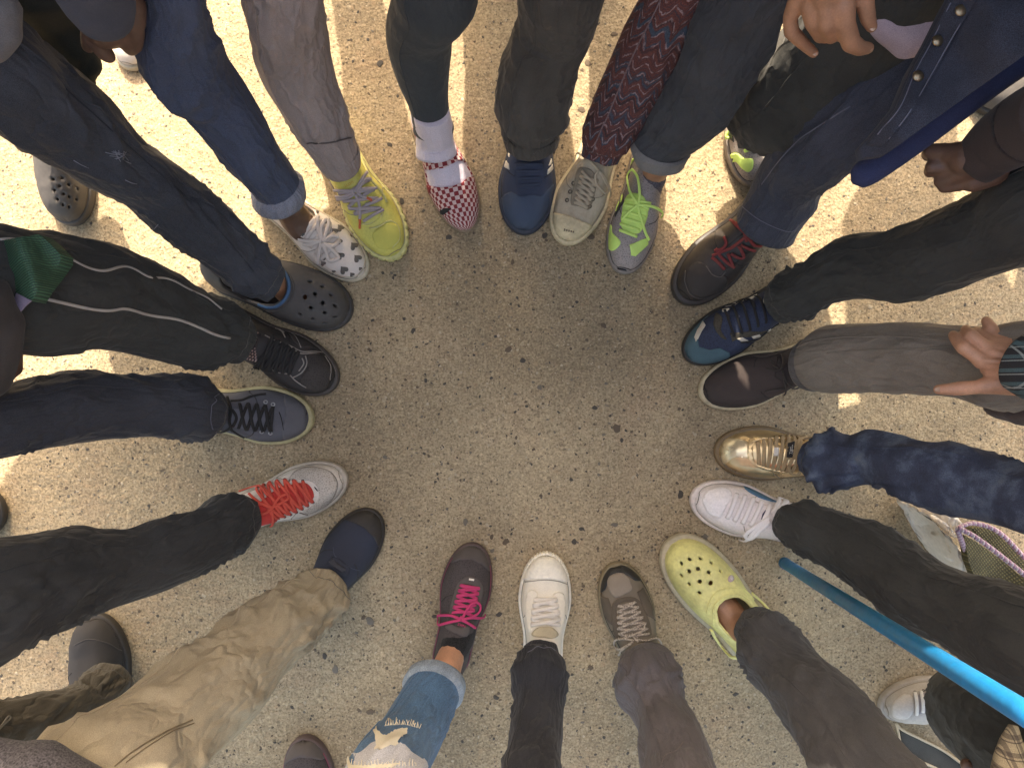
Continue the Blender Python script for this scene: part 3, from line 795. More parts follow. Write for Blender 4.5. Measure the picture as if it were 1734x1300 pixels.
cI = (360, 440, 5.416); cJ = (0, 540, 3.939); cK = (350, 620, 5.416); cL = (380, 760, 5.416); cM = (0, 880, 3.095); cN = (480, 960, 3.824); cO = (700, 880, 3.939); cP = (820, 960, 3.823)
cQ = (1080, 880, 5.416); cR = (1240, 960, 3.51); cS = (1140, 700, 5.416); cT = (1400, 680, 4.063); cU = (1120, 340, 5.416); cV = (1140, 460, 5.416); cW = (1400, 460, 5.0)
c1 = lambda c, x, y: (c[0]+x/c[2], c[1]+y/c[2])

# ================================================================== the people, clockwise from the top
# --- red and white checked slip-on
p = person('person in black leggings wearing a red and white checked slip-on over a white sock', 760, 320)
lilac = mat('white_sock', (206, 194, 200), 'cloth', var=.06, crease=.2); chk = checker()
leg = Leg(p, [(701, 217, 767, 217, .12), (692, 178, 760, 178, .17), (674, 140, 760, 127, .22), (659, 94, 765, 80, .28), (653, 51, 769, 47, .34), (657, 20, 793, 20, .40), (665, -10, 810, -10, .45)], mat('black_leggings', (62, 65, 66), var=.08, crease=.3), amp=.0008, seed=1, stack=0)
hipA1 = leg.hip
Leg(p, [(704, 262, 774, 258, .07), (704, 240, 768, 236, .09), (702, 215, 766, 215, .13), (698, 190, 760, 190, .17)], lilac, ext=None, amp=.0012, seed=1.5, nring=24, nseg=36, name='sock', freq=34)
s = Shoe(p, (791, 390), (714, 175), 79, lilac, mat('tan_rubber', (150, 128, 104), 'rubber', dirt=.3), 'canvas', bend=.02, rim=.0035, sole_t=.016, hs=.95, seed=1, toep=2.0, seam=None)
s.front('checked_vamp', cp(cG, [(165, 445), (200, 455), (260, 462), (330, 458), (400, 432), (440, 395)]), chk, .003)
s.band('checked_strap', cp(cG, [(150, 350), (200, 345), (280, 332), (385, 285)]), cp(cG, [(125, 262), (200, 252), (280, 236), (352, 196)]), chk, .0032)
for v0 in (1, -1):
    s.patch('checked_side', [(.2, v0), (.2, v0*.72), (.45, v0*.74), (.66, v0*.8), (.66, v0)], chk, .0026, uvpoly=True)
s.patch('red_panel', cp(cG, [(160, 440), (200, 470), (195, 520), (240, 590), (245, 625), (215, 600), (185, 540)]), mat('dark_red', (126, 42, 46), 'canvas'), .0042)
s.patch('dark_tab', cp(cG, [(265, 612), (300, 598), (335, 602), (312, 625), (290, 640), (268, 636)]), black_l, .0046)

# --- dark blue three-stripe trainer
p = person('person in dark brown trousers wearing a plain dark blue suede trainer', 890, 320)
navy_s = mat('navy_suede', (52, 59, 76), 'suede'); blue_s = mat('blue_toe', (58, 70, 88), 'suede', .75); navy_r = mat('navy_rubber', (44, 50, 62), 'rubber')
leg = Leg(p, [(861, 246, 943, 243, .11), (853, 216, 946, 222, .14), (841, 183, 963, 193, .18), (847, 117, 977, 130, .25), (861, 79, 985, 95, .3), (873, 46, 1008, 40, .35), (875, 0, 1023, 0, .42), (872, -40, 1035, -40, .47)], mat('dark_brown_cotton', (76, 71, 65)), amp=.004, seed=2, freq=12)
hipA2 = leg.hip
leg.cuff(0, .035, .004, mat('dark_brown_cotton', (76, 71, 65)), 'elastic_hem')
s = Shoe(p, (886, 394), (906, 165), 90, navy_s, navy_r, 'sneaker', rim=.005, seed=2, sole_t=.024)
s.front('toe_cap', cp(cG, [(680, 520), (730, 490), (790, 520), (860, 510), (930, 520), (970, 480), (1010, 440)]), blue_s, .0012)
s.patch('tongue', cp(cG, [(760, 300), (940, 300), (945, 430), (870, 480), (775, 460)]), navy_s, .003)
for i, q in enumerate(([(702, 190), (720, 200), (722, 262), (698, 245)], [(692, 285), (718, 308), (720, 345), (690, 328)], [(992, 285), (1035, 275), (1030, 295), (982, 318)], [(975, 345), (1034, 310), (1030, 338), (970, 376)])):
    s.patch('white_stripe', cp(cG, q), white_r, .0022)
s.lace(navy_s, .006, .002, s.rows(c1(cG, 775, 450), c1(cG, 765, 270), c1(cG, 930, 440), c1(cG, 945, 260), 5, 'bar'))

# --- worn cream canvas shoe, zigzag knit leggings
p = person('person in dark zigzag patterned knit leggings wearing a worn beige canvas shoe', 985, 330)
zz = zigzag()
leg = Leg(p, [(986, 262, 1046, 272, .11), (985, 240, 1064, 240, .13), (988, 222, 1080, 217, .16), (1003, 178, 1105, 175, .21), (1029, 112, 1140, 120, .29), (1056, 48, 1172, 60, .37), (1082, 0, 1195, 10, .43), (1100, -40, 1215, -30, .47)], zz, amp=.0022, seed=3, freq=16, stack=.0012)
hipA3 = leg.hip
canv = mat('beige_canvas', (186, 172, 148), 'canvas', dirt=.4); capm = mat('beige_toe_cap', (208, 190, 152), 'rubber', .75, dirt=.45)
s = Shoe(p, (958, 411), (1035, 205), 84, canv, capm, 'canvas', bend=-.04, rim=.006, sole_t=.024, seed=3, seam='pale')
s.front('toe_cap', cp(cG, [(1005, 635), (1060, 640), (1120, 652), (1190, 682), (1255, 708)]), capm, .0022)
s.patch('tongue', cp(cG, [(1185, 335), (1265, 345), (1300, 420), (1250, 610), (1190, 590), (1130, 575), (1150, 450)]), mat('dusty_canvas', (140, 128, 108), 'canvas', dirt=.4), .002)
s.eyelets(cp(cG, [(1146, 436), (1125, 492), (1104, 548), (1275, 540), (1255, 590)]), .0034, mat('dull_metal', (110, 100, 86), 'metal', .5, metal=.8))
bl = mat('beige_lace', (176, 160, 136), 'canvas')
s.lace(bl, .0055, .002, s.rows(c1(cG, 1150, 560), c1(cG, 1205, 350), c1(cG, 1240, 600), c1(cG, 1310, 420), 7, 'x', .0035),
       [cp(cG, [(1165, 300), (1170, 260), (1230, 262), (1285, 310), (1310, 350)]), cp(cG, [(1310, 345), (1290, 380), (1300, 440), (1345, 495), (1365, 480), (1345, 420), (1315, 350)]), cp(cG, [(1315, 350), (1355, 420), (1372, 490), (1372, 530)]), cp(cG, [(1240, 280), (1200, 310), (1185, 345)])], lift=.007)
for i in range(5): s.patch('stamp_mark', cp(cG, [(1085+i*14, 735+i*4), (1094+i*14, 735+i*4), (1094+i*14, 750+i*3), (1085+i*14, 750+i*3)]), mat('stamp', (120, 104, 84), 'rubber'), .0028)

# --- grey and neon green runner (two feet)
p = person('person in black trousers with a turned-up grey cuff and neon green laced running shoes', 1075, 380)
nav_b = mat('blue_black_cotton', (68, 69, 72)); cuffm = mat('grey_cuff', (124, 121, 118), 'cloth', crease=.2)
leg = Leg(p, [(1082, 270, 1150, 286, .125), (1073, 232, 1168, 250, .16), (1090, 206, 1200, 230, .2), (1112, 165, 1235, 200, .26), (1138, 115, 1268, 158, .33), (1165, 50, 1300, 100, .42), (1185, 0, 1325, 40, .48), (1210, -50, 1350, -20, .54)], nav_b, amp=.004, seed=4, freq=11, calm=.05)
hipA4 = leg.hip
leg.cuff(0, .05, .007, cuffm, 'cuff', lab='turned-up grey cuff')
gm = mat('grey_mesh', (152, 142, 136), 'mesh'); neon = mat('neon_green', (206, 238, 124), 'suede', .6); neonl = mat('neon_lace', (206, 238, 128), 'canvas', var=.06); blk = mat('black_synthetic', (42, 42, 42), 'leather')
def neon_runner(par, toe, heel, W, seed):
    return Shoe(par, toe, heel, W, gm, mat('grey_rubber', (134, 124, 114), 'rubber'), 'sneaker', rim=.003, seed=seed, bend=-.02 if seed == 4 else .0)
s = neon_runner(p, (1055, 462), (1104, 243), 79, 4)
s.patch('neon_panel', cp(cG, [(1350, 705), (1400, 715), (1405, 760), (1460, 825), (1440, 865), (1405, 885), (1380, 860), (1350, 760)]), neon, .002)
s.patch('neon_panel', cp(cG, [(1520, 845), (1600, 810), (1640, 800), (1640, 840), (1560, 920), (1530, 915)]), neon, .002)
s.patch('black_panel', cp(cG, [(1400, 540), (1440, 440), (1475, 500), (1485, 560), (1425, 660), (1396, 610)]), blk, .0018)
s.patch('neon_stripe', cp(cG, [(1405, 545), (1442, 600), (1437, 624), (1402, 575)]), neon, .0032); s.patch('neon_stripe', cp(cG, [(1430, 500), (1476, 545), (1466, 566), (1425, 524)]), neon, .0032)
s.patch('neon_collar', cp(cG, [(1525, 285), (1560, 268), (1505, 350), (1492, 420), (1480, 500), (1452, 450), (1465, 370)]), neon, .0022)
s.patch('tongue', cp(cG, [(1500, 530), (1560, 500), (1620, 530), (1640, 640), (1590, 760), (1530, 768), (1470, 725)]), neon, .0025)
s.patch('toe_bumper', cp(cG, [(1400, 990), (1450, 1005), (1500, 1020), (1490, 1032), (1440, 1022), (1400, 1006)]), blk, .002)
s.lace(neonl, .0062, .0026, s.rows(c1(cG, 1455, 745), c1(cG, 1500, 545), c1(cG, 1570, 790), c1(cG, 1660, 570), 6, 'bar', .004),
       [cp(cG, [(1580, 570), (1535, 470), (1530, 385), (1560, 352), (1590, 400), (1595, 500), (1585, 570)]), cp(cG, [(1580, 575), (1650, 580), (1705, 615), (1725, 665)]), cp(cG, [(1580, 575), (1600, 680), (1620, 770), (1636, 808)]), cp(cG, [(1580, 575), (1530, 620), (1480, 680)]), cp(cG, [(1560, 560), (1600, 575), (1640, 600)])], lift=.008)
hand(p, [[(1096, 326, .06, .027), (1102, 308, .08, .027), (1107, 298, .095, .026)]], mat('sock_grey', (86, 82, 88), 'knit'), .003, 'sock')
hand(p, [[(1103, 302, .08, .0245), (1110, 290, .105, .025), (1118, 274, .14, .0255)]], skin_m, .003, 'body')
s2 = neon_runner(p, (1277, 314), (1247, 110), 76, 4.5)
s2.patch('neon_panel', cp(cH, [(690, 530), (770, 520), (830, 560), (905, 570), (905, 650), (870, 680), (830, 660), (770, 600)]), neon, .002)
s2.patch('tongue', cp(cH, [(790, 215), (900, 215), (960, 300), (950, 460), (860, 480), (800, 330)]), neon, .0025)
s2.patch('black_panel', cp(cH, [(640, 350), (735, 300), (740, 420), (660, 390)]), blk, .002)
s2.lace(neonl, .0065, .0028, s2.rows(c1(cH, 835, 500), c1(cH, 790, 330), c1(cH, 975, 455), c1(cH, 950, 310), 4, 'both', .004), [cp(cH, [(820, 220), (720, 310), (610, 405)]), cp(cH, [(830, 215), (930, 280), (970, 330)]), cp(cH, [(620, 345), (680, 370), (720, 385)]), cp(cH, [(780, 210), (860, 235), (1000, 260)])], lift=.006)
Leg(p, [(1228, 188, 1318, 205, .13), (1250, 150, 1400, 232, .22), (1290, 100, 1490, 225, .32), (1335, 40, 1540, 150, .42), (1390, -30, 1580, 60, .52)], black, seed=5, amp=.004, out=.12, freq=11)

# --- black boot with red laces; denim jacket
p = person('person in a dark denim jacket and navy jeans wearing a black boot with red laces', 1205, 450)
jeans_n = mat('navy_denim', (64, 67, 77), 'denim', c2=(78, 81, 92)); jack = mat('dark_denim', (58, 60, 69), 'denim', c2=(66, 68, 78)); stitch = mat('grey_thread', (112, 112, 124), 'canvas')
leg = Leg(p, [(1252, 356, 1343, 408, .12), (1264, 330, 1362, 378, .155), (1280, 298, 1385, 336, .2), (1300, 266, 1398, 312, .25), (1336, 231, 1434, 293, .33), (1375, 190, 1480, 258, .40), (1420, 140, 1530, 215, .45), (1490, 70, 1600, 150, .49), (1620, -30, 1720, 60, .53), (.75, .66, .66, .085), (.84, .8, .84, .09)], jeans_n, amp=.005, seed=6, freq=10, ext=None, calm=.03)
hipA6 = Vector((.84, .8, .88)); HIPS[p.name] = (p, hipA6, jeans_n)
leg.line('hem_stitching', [(1257, 350), (1284, 371), (1320, 388), (1342, 392), (1352, 380)], .0009, stitch)
leg.line('side_seam', [(1290, 312), (1318, 276), (1350, 240), (1400, 205), (1440, 180)], .0012, stitch)
boot_m = mat('black_leather', (54, 48, 45), 'leather', .6, var=.1, dirt=.12); redl = mat('dark_red_lace', (126, 48, 48), 'canvas', dirt=.2)
s = Shoe(p, (1152, 507), (1322, 326), 88, boot_m, mat('boot_sole', (58, 52, 47), 'rubber'), 'boot', rim=.006, sole_t=.028, seed=6, bend=-.03)
s.line('toe_seam', cp(cU, [(222, 640), (215, 740), (270, 860), (380, 895), (520, 862), (600, 792)]), .0012, mat('grey_seam', (98, 90, 84), 'canvas'))
s.line('vamp_seam', cp(cU, [(410, 600), (470, 680), (540, 697), (592, 652)]), .0014, mat('grey_seam', (98, 90, 84), 'canvas'))
s.patch('toe_cap', cp(cU, [(240, 640), (330, 560), (420, 600), (490, 690), (590, 690), (590, 780), (500, 850), (380, 880), (280, 850), (232, 740)]), mat('boot_toe', (62, 56, 52), 'suede'), .0014)
s.patch('tongue', cp(cU, [(470, 500), (620, 400), (740, 300), (860, 420), (700, 560), (570, 640)]), mat('boot_tongue', (44, 42, 40), 'leather'), .001)
s.lace(redl, .0068, .0028, (), [cp(cU, q) for q in ([(640, 190), (700, 235), (790, 310), (830, 330)], [(585, 335), (600, 395), (560, 440), (490, 460)], [(465, 520), (520, 560), (575, 625)], [(470, 505), (560, 465), (650, 425), (770, 330)], [(505, 440), (540, 500), (600, 560), (665, 605)], [(655, 605), (635, 540), (610, 480)], [(640, 480), (700, 515), (750, 515), (735, 455), (710, 410)], [(730, 400), (790, 430), (850, 455)], [(790, 330), (850, 400), (905, 410)], [(760, 300), (810, 330), (850, 300)], [(690, 210), (770, 300), (780, 370)])], lift=.004)
# jacket, shirt, hands of the same person
def slab(name, poly, zf, thick, m, par, step=9.0):
    vs_, ed, fs = cdt2(poly, step)
    V = [P(x, y, zf(x, y)) for x, y in vs_]; n = len(V); cnt = {}
    for f in fs:
        for a, b in zip(f, f[1:]+f[:1]): cnt.setdefault((min(a, b), max(a, b)), []).append((a, b))
    V2 = [v-Vector((0, 0, thick)) for v in V]; Fc = list(fs)+[tuple(n+i for i in f[::-1]) for f in fs]
    for k, l in cnt.items():
        if len(l) == 1: a, b = l[0]; Fc.append((b, a, n+a, n+b))
    o = obj(name, V+V2, Fc, m, par)
    bv = o.modifiers.new('soft_edge', 'BEVEL'); bv.width = thick*.35; bv.segments = 2; bv.limit_method = 'ANGLE'; bv.angle_limit = R(50)
    return o
jz = lambda x, y: .64+.00045*(x-1450)+.012*math.sin((x-y)*.02)+.008*nz(x*.02, y*.02, 1)
jk = slab('jacket', [(1640, -60), (1600, 10), (1570, 70), (1540, 122), (1516, 180), (1478, 226), (1456, 250), (1460, 268), (1500, 262), (1600, 190), (1734, 95), (1830, 30), (1830, -60)], jz, .016, jack, p)
slab('placket', [(1645, -60), (1603, 10), (1573, 70), (1543, 124), (1519, 182), (1481, 228), (1470, 244), (1497, 246), (1545, 190), (1585, 120), (1620, 55), (1690, -60)], lambda x, y: jz(x, y)+.004, .006, jack, jk, 7)
def cling(z0, pts): return [P(x, y, jz(x, y)+z0) for x, y in pts]
tube('stitching', cling(.0048, [(1680, -40), (1622, 48), (1582, 118), (1540, 190), (1505, 236)]), .0007, stitch, jk, 6, n=40)
tube('stitching', cling(.0048, [(1610, 5), (1578, 70), (1549, 124), (1524, 182), (1486, 228)]), .0007, stitch, jk, 6, n=40)
snapm = mat('snap_metal', (168, 150, 122), 'metal', .35, metal=.9)
for x, y in ((1627, 18), (1588, 69), (1555, 129)):
    c = P(x, y, jz(x, y)+.007); V, Fc = [], []
    capsule(V, Fc, c, c+Vector((0, 0, .0001)), .0068, .0068, 16); V = [Vector((v.x, v.y, c.z+(v.z-c.z)*.4)) for v in V]; obj('snap_button', V, Fc, snapm, jk)
blu = mat('blue_fleece', (52, 58, 86), 'cloth')
tube('jacket_hem', [P(1443, 309, .583), P(1449, 305, .584), P(1460, 297, .586), P(1480, 284, .59), P(1540, 240, .605), P(1620, 178, .63), P(1700, 115, .655), P(1780, 60, .68)], [.003, .0125, .017, .0185, .02, .021, .023, .025], blu, jk, 20, n=40, flat=.7)
shirt_l = mat('lilac_shirt', (176, 160, 170), 'cloth', var=.1)
hand(p, [[(1535, 5, .58, .05), (1600, -30, .6, .06)], [(1508, 30, .58, .032), (1545, 50, .575, .036), (1590, 30, .58, .04)], [(1535, 76, .57, .02), (1560, 60, .57, .03)]], shirt_l, .006, 'shirt_tail')
sm_hand = [[(1385, -60, .78, .018), (1350, 4, .744, .0112), (1338, 30, .726, .0085), (1340, 54, .712, .0088), (1362, 76, .696, .0072), (1378, 90, .686, .006)],
           [(1395, -60, .78, .02), (1374, 8, .755, .0125), (1377, 36, .743, .0102), (1390, 60, .722, .0088), (1398, 63, .69, .0075)], [(1405, -60, .78, .02), (1400, 12, .761, .013), (1400, 40, .75, .0105), (1408, 61, .727, .009), (1410, 62, .69, .0078)],
           [(1420, -60, .78, .02), (1428, 12, .764, .013), (1432, 42, .752, .0108), (1441, 73, .732, .0108), (1456, 82, .722, .0088), (1470, 82, .716, .0068)], [(1445, -60, .78, .018), (1460, -16, .767, .0118), (1466, 12, .756, .0096), (1470, 32, .746, .0086), (1476, 46, .738, .0064)],
           [(1400, -70, .79, .03), (1400, -20, .768, .024)]]
hand(p, sm_hand, skin_m, .0022, 'body', [(1378, 89, .6905, .0046, 1, .6), (1469, 82, .721, .005, 1, .1), (1476, 45, .7425, .0048, .5, 1)], nail_m)

# --- navy trainer with teal toe
p = person('person in black trousers wearing a navy trainer with teal toe and white stripes', 1235, 555)
leg = Leg(p, [(1308, 478, 1318, 552, .12), (1325, 464, 1345, 548, .145), (1350, 449, 1382, 540, .18), (1377, 436, 1410, 520, .215), (1440, 403, 1470, 503, .28), (1520, 386, 1550, 506, .36), (1600, 350, 1640, 480, .45), (1680, 305, 1734, 450, .54), (1760, 240, 1810, 410, .62)], black, amp=.005, seed=7, freq=12, out=.3, pull=12)
hipA7 = leg.hip
nv = mat('navy_mesh', (46, 54, 74), 'mesh'); teal = mat('teal_suede', (72, 98, 106), 'suede'); brn = mat('olive_mesh', (70, 64, 54), 'mesh')
s = Shoe(p, (1160, 603), (1362, 484), 82, nv, black_r, 'sneaker', rim=.003, seed=7, bend=.0)
s.front('toe_cap', cp(cV, [(275, 330), (285, 430), (215, 590), (240, 690), (330, 716), (430, 698), (515, 740)]), teal, .0018)
s.patch('reflective_stripe', cp(cV, [(280, 460), (296, 490), (212, 642), (200, 605), (225, 540)]), white_r, .0034)
s.patch('mesh_panel', cp(cV, [(400, 380), (450, 420), (440, 540), (490, 620), (440, 605), (372, 500), (380, 420)]), brn, .0012); s.patch('mesh_panel', cp(cV, [(520, 560), (700, 545), (860, 540), (800, 580), (640, 600), (540, 640)]), brn, .0012)
for q in ([(482, 260), (546, 235), (527, 312), (468, 312)], [(602, 222), (642, 207), (650, 252), (565, 306)], [(690, 192), (747, 170), (716, 252), (664, 262)], [(453, 350), (517, 343), (490, 368), (453, 370)], [(585, 612), (632, 600), (692, 632), (640, 648)], [(718, 592), (790, 574), (802, 592), (730, 610)], [(870, 533), (908, 545), (850, 568)]):
    s.patch('white_stripe', cp(cV, q), white_r, .0024)
s.lace(black_l, .005, .0022, s.rows(c1(cV, 470, 350), c1(cV, 740, 230), c1(cV, 560, 600), c1(cV, 850, 470), 5, 'bar', .003), [cp(cV, [(545, 178), (600, 220), (690, 265), (760, 330)]), cp(cV, [(470, 330), (600, 300), (690, 180), (760, 165)]), cp(cV, [(620, 640), (700, 625), (780, 600), (850, 540)]), cp(cV, [(900, 520), (940, 540), (925, 590), (970, 630), (1020, 600), (1010, 550), (960, 530)])], lift=.004)
s.patch('tongue_badge', cp(cV, [(845, 220), (862, 215), (868, 245), (880, 270), (850, 290), (830, 290), (835, 255)]), white_r, .0045)
slv = mat('brown_sleeve', (66, 56, 52), 'cloth')
tube('sleeve', [P(1650, 278, .62), P(1690, 245, .65), P(1740, 215, .7), P(1800, 190, .76)], [.03, .037, .042, .046], slv, p, 24, n=30)
hand(p, [[(1690, 262, .64, .026), (1640, 268, .625, .024), (1600, 258, .61, .012), (1577, 256, .6, .0098), (1572, 262, .58, .009)], [(1640, 272, .622, .022), (1606, 280, .606, .0118), (1580, 282, .598, .01), (1576, 290, .58, .009)], [(1640, 280, .62, .02), (1612, 300, .602, .0115), (1594, 306, .592, .0098)], [(1655, 288, .615, .018), (1625, 310, .6, .011), (1600, 316, .59, .009)], [(1680, 290, .62, .02), (1650, 305, .61, .016)]], skin_d, .0024, 'body')

# --- dark brown suede shoe, grey trousers, hand on the knee
p = person('person in grey trousers, hand on the knee, wearing a dark brown suede shoe', 1270, 640)
gt = mat('grey_brown_cotton', (128, 119, 108), 'cloth', var=.14)
leg = Leg(p, [(1354, 582, 1352, 660, .12), (1380, 560, 1392, 665, .16), (1420, 549, 1430, 663, .2), (1500, 547, 1505, 668, .28), (1560, 546, 1568, 670, .34), (1620, 549, 1630, 672, .40), (1680, 552, 1690, 690, .45), (1760, 540, 1770, 690, .52)], gt, amp=.0035, seed=8, freq=11, out=.3, calm=.03, pull=12)
leg.line('side_seam', [(1400, 598), (1480, 592), (1560, 590), (1625, 586)], .0009, mat('seam_grey', (128, 120, 108), 'canvas'))
leg.cuff(0, .03, .002, mat('grey_hem', (92, 88, 86), 'cloth'), 'hem')
s = Shoe(p, (1187, 667), (1418, 598), 87, mat('brown_suede', (66, 56, 52), 'suede'), cream_r, 'canvas', rim=.0045, sole_t=.02, seed=8, hs=1.1, toep=2.3)
s.patch('tongue', cp(cV, [(930, 720), (1120, 680), (1160, 900), (1080, 1040), (930, 960)]), mat('brown_tongue', (56, 48, 45), 'suede'), .002)
s.lace(mat('brown_lace', (62, 54, 49), 'canvas'), .004, .003, (), [cp(cV, q) for q in ([(720, 782), (800, 795), (890, 785), (1000, 750), (1120, 672)], [(860, 890), (930, 905), (985, 895), (1030, 855)], [(985, 765), (1005, 830), (990, 905)], [(1000, 905), (1040, 1000), (1100, 1060), (1165, 1092)], [(840, 1092), (920, 1072), (1020, 1055)], [(1010, 925), (1020, 1010), (1008, 1110)], [(900, 800), (920, 860), (980, 900)])], lift=.004)
hk = lambda x, y: (1580+x/7.647, 530+y/7.647)
def hp(l): return [hk(a, b)+(z, r) for a, b, z, r in l]
kn = .483
hand(p, [hp([(1120, 640, kn+.045, .022), (640, 620, kn+.036, .0125), (520, 540, kn+.033, .0095), (400, 450, kn+.03, .0102), (335, 385, kn+.018, .0088), (280, 310, kn, .008), (262, 285, kn-.02, .007)]),
         hp([(1100, 560, kn+.045, .022), (720, 480, kn+.035, .012), (600, 380, kn+.029, .0092), (500, 300, kn+.022, .0098), (440, 245, kn+.004, .0084), (425, 215, kn-.02, .0074)]),
         hp([(1080, 480, kn+.04, .022), (790, 420, kn+.03, .0115), (600, 290, kn+.008, .0088), (555, 240, kn-.018, .0078)]),
         hp([(1060, 420, kn+.036, .02), (860, 330, kn+.022, .011), (800, 270, kn+.017, .0082), (755, 200, kn+.012, .0088), (700, 120, kn+.002, .0076), (690, 100, kn-.01, .007)]),
         hp([(1130, 860, kn+.045, .024), (760, 925, kn+.03, .0145), (560, 960, kn+.025, .0098), (350, 975, kn+.021, .0106), (200, 985, kn+.016, .0088), (75, 990, kn+.01, .0074)]),
         hp([(1100, 700, kn+.045, .027), (760, 700, kn+.03, .0155)]), hp([(1000, 800, kn+.04, .022), (800, 820, kn+.026, .015)]), hp([(1100, 700, kn+.045, .032), (1500, 760, kn+.08, .032)]),
         hp([(1050, 640, kn+.064, .004), (660, 618, kn+.0455, .004)]), hp([(1050, 580, kn+.064, .004), (735, 485, kn+.044, .004)]), hp([(1040, 520, kn+.06, .004), (800, 425, kn+.039, .004)])], skin_l, .0018, 'body', [hk(72, 988)+(kn+.0155, .0052, -1, .1)], nail_m)
tube('shirt_cuff', [P(*hk(1150, 640), kn+.06), P(*hk(1400, 720), kn+.085), P(*hk(1800, 800), kn+.12)], [.041, .046, .05], plaid('teal_plaid', (50, 50, 52), (92, 120, 124), (170, 176, 170), 55), p, 26, n=20)
hand(p, [hp([(900, 1140, .4, .03), (1250, 1100, .45, .045), (1700, 1000, .5, .06)])], mat('brown_trousers', (82, 70, 66), 'cloth'), .006, 'other_knee')

# --- gold trainer, marbled jeans
p = person('person in marbled blue jeans wearing a shiny gold trainer', 1300, 765)
leg = Leg(p, [(1360, 746, 1362, 806, .11), (1380, 733, 1388, 818, .14), (1402, 725, 1412, 832, .165), (1440, 736, 1430, 826, .2), (1468, 728, 1490, 825, .24), (1548, 741, 1528, 842, .32), (1646, 749, 1612, 865, .40), (1720, 776, 1690, 890, .48), (1790, 790, 1760, 920, .55)], tiedye(), amp=.006, seed=9, freq=12, out=.12, pull=14)
gold = mat('gold_leather', (226, 198, 150), 'metal', .3, var=.12, metal=.8); golds = mat('tan_sole', (122, 100, 70), 'rubber')
s = Shoe(p, (1213, 759), (1440, 780), 85, gold, golds, 'sneaker', rim=.005, sole_t=.02, seed=9, bend=.03, seam='pale')
gold2 = mat('pale_gold', (240, 220, 180), 'metal', .3, metal=.7)
s.patch('toe_overlay', cp(cS, [(560, 230), (680, 270), (700, 400), (560, 400), (470, 460), (440, 350), (470, 250)]), gold2, .0014)
s.patch('eyestay', cp(cS, [(700, 240), (830, 205), (1100, 195), (1120, 225), (850, 235), (745, 270), (730, 370), (770, 460), (1060, 540), (1040, 552), (780, 490), (690, 420), (680, 300)]), gold, .0022)
s.patch('dark_panel', cp(cS, [(840, 106), (960, 112), (1130, 180), (1090, 185), (920, 150)]), mat('dark_gold', (92, 80, 52), 'leather'), .0016)
tanl = mat('tan_lace', (168, 142, 106), 'canvas')
s.lace(tanl, .0072, .0026, s.rows(c1(cS, 770, 260), c1(cS, 1120, 215), c1(cS, 785, 470), c1(cS, 1075, 540), 8, 'bar', .0045), [cp(cS, [(1060, 470), (1080, 530), (1140, 540), (1165, 470), (1140, 330), (1150, 260), (1220, 215)])], lift=.006)
s.patch('tongue', cp(cS, [(1030, 268), (1137, 262), (1150, 400), (1130, 420), (1035, 418)]), mat('tan_tongue', (160, 134, 98), 'canvas'), .0058)
s.patch('label', cp(cS, [(1050, 287), (1110, 277), (1097, 404), (1042, 400)]), black_l, .0072)
s.text('Tiger', c1(cS, 1078, 345), -95, 5.0, white_l, .0088); s.text('Onitsuka', c1(cS, 1094, 340), -95, 3.6, white_l, .0088)
s.patch('lace_tag', cp(cS, [(930, 318), (972, 320), (965, 388), (926, 386)]), white_l, .0085)

# --- white leather trainer with blue stripe
p = person('person in black trousers wearing a clean white leather trainer with a blue side stripe', 1255, 862)
leg = Leg(p, [(1330, 853, 1308, 906, .11), (1362, 852, 1332, 926, .15), (1410, 863, 1386, 955, .2), (1461, 877, 1432, 986, .25), (1511, 899, 1480, 1020, .31), (1567, 937, 1536, 1062, .38), (1630, 965, 1600, 1090, .45), (1734, 989, 1690, 1150, .55), (1800, 1010, 1760, 1190, .62)], black, amp=.004, seed=10, freq=12, out=.12, pull=16)
wl = mat('white_leather', (240, 230, 226), 'leather', .5, var=.05, dirt=.06)
s = Shoe(p, (1172, 843), (1394, 900), 83, wl, mat('white_sole', (222, 208, 198), 'rubber', dirt=.15), 'sneaker', rim=.005, seed=10, bend=-.03, seam='pale')
s.patch('toe_panel', cp(cS, [(330, 705), (420, 678), (500, 690), (540, 740), (490, 850), (432, 945), (350, 930), (290, 860), (270, 780)]), mat('white_smooth', (246, 238, 234), 'leather', .4, var=.03), .0018)
s.patch('blue_stripe', cp(cS, [(640, 652), (700, 662), (800, 728), (945, 780), (950, 812), (850, 796), (720, 738), (660, 690)]), mat('blue_leather', (78, 118, 146), 'leather'), .002)
wl2 = mat('white_flat_lace', (244, 236, 232), 'canvas', var=.04)
s.patch('tongue', cp(cS, [(560, 760), (880, 850), (960, 900), (900, 1040), (520, 940)]), wl, .0016)
s.lace(wl2, .0085, .0028, s.rows(c1(cS, 585, 735), c1(cS, 890, 830), c1(cS, 495, 960), c1(cS, 780, 1050), 5, 'bar', .004), [cp(cS, [(910, 930), (950, 820), (990, 700), (1020, 680), (1040, 720), (1000, 850), (920, 950)]), cp(cS, [(930, 940), (1000, 870), (1045, 770), (1060, 650)]), cp(cS, [(890, 960), (780, 1015), (690, 1060), (670, 1085), (705, 1112), (790, 1060), (890, 985)]), cp(cS, [(880, 985), (760, 1050), (610, 1132)])], lift=.011)
s.patch('tongue_mark', cp(cS, [(846, 890), (852, 912), (822, 968), (810, 970), (820, 925)]), mat('navy_mark', (58, 56, 84), 'canvas'), .0055)

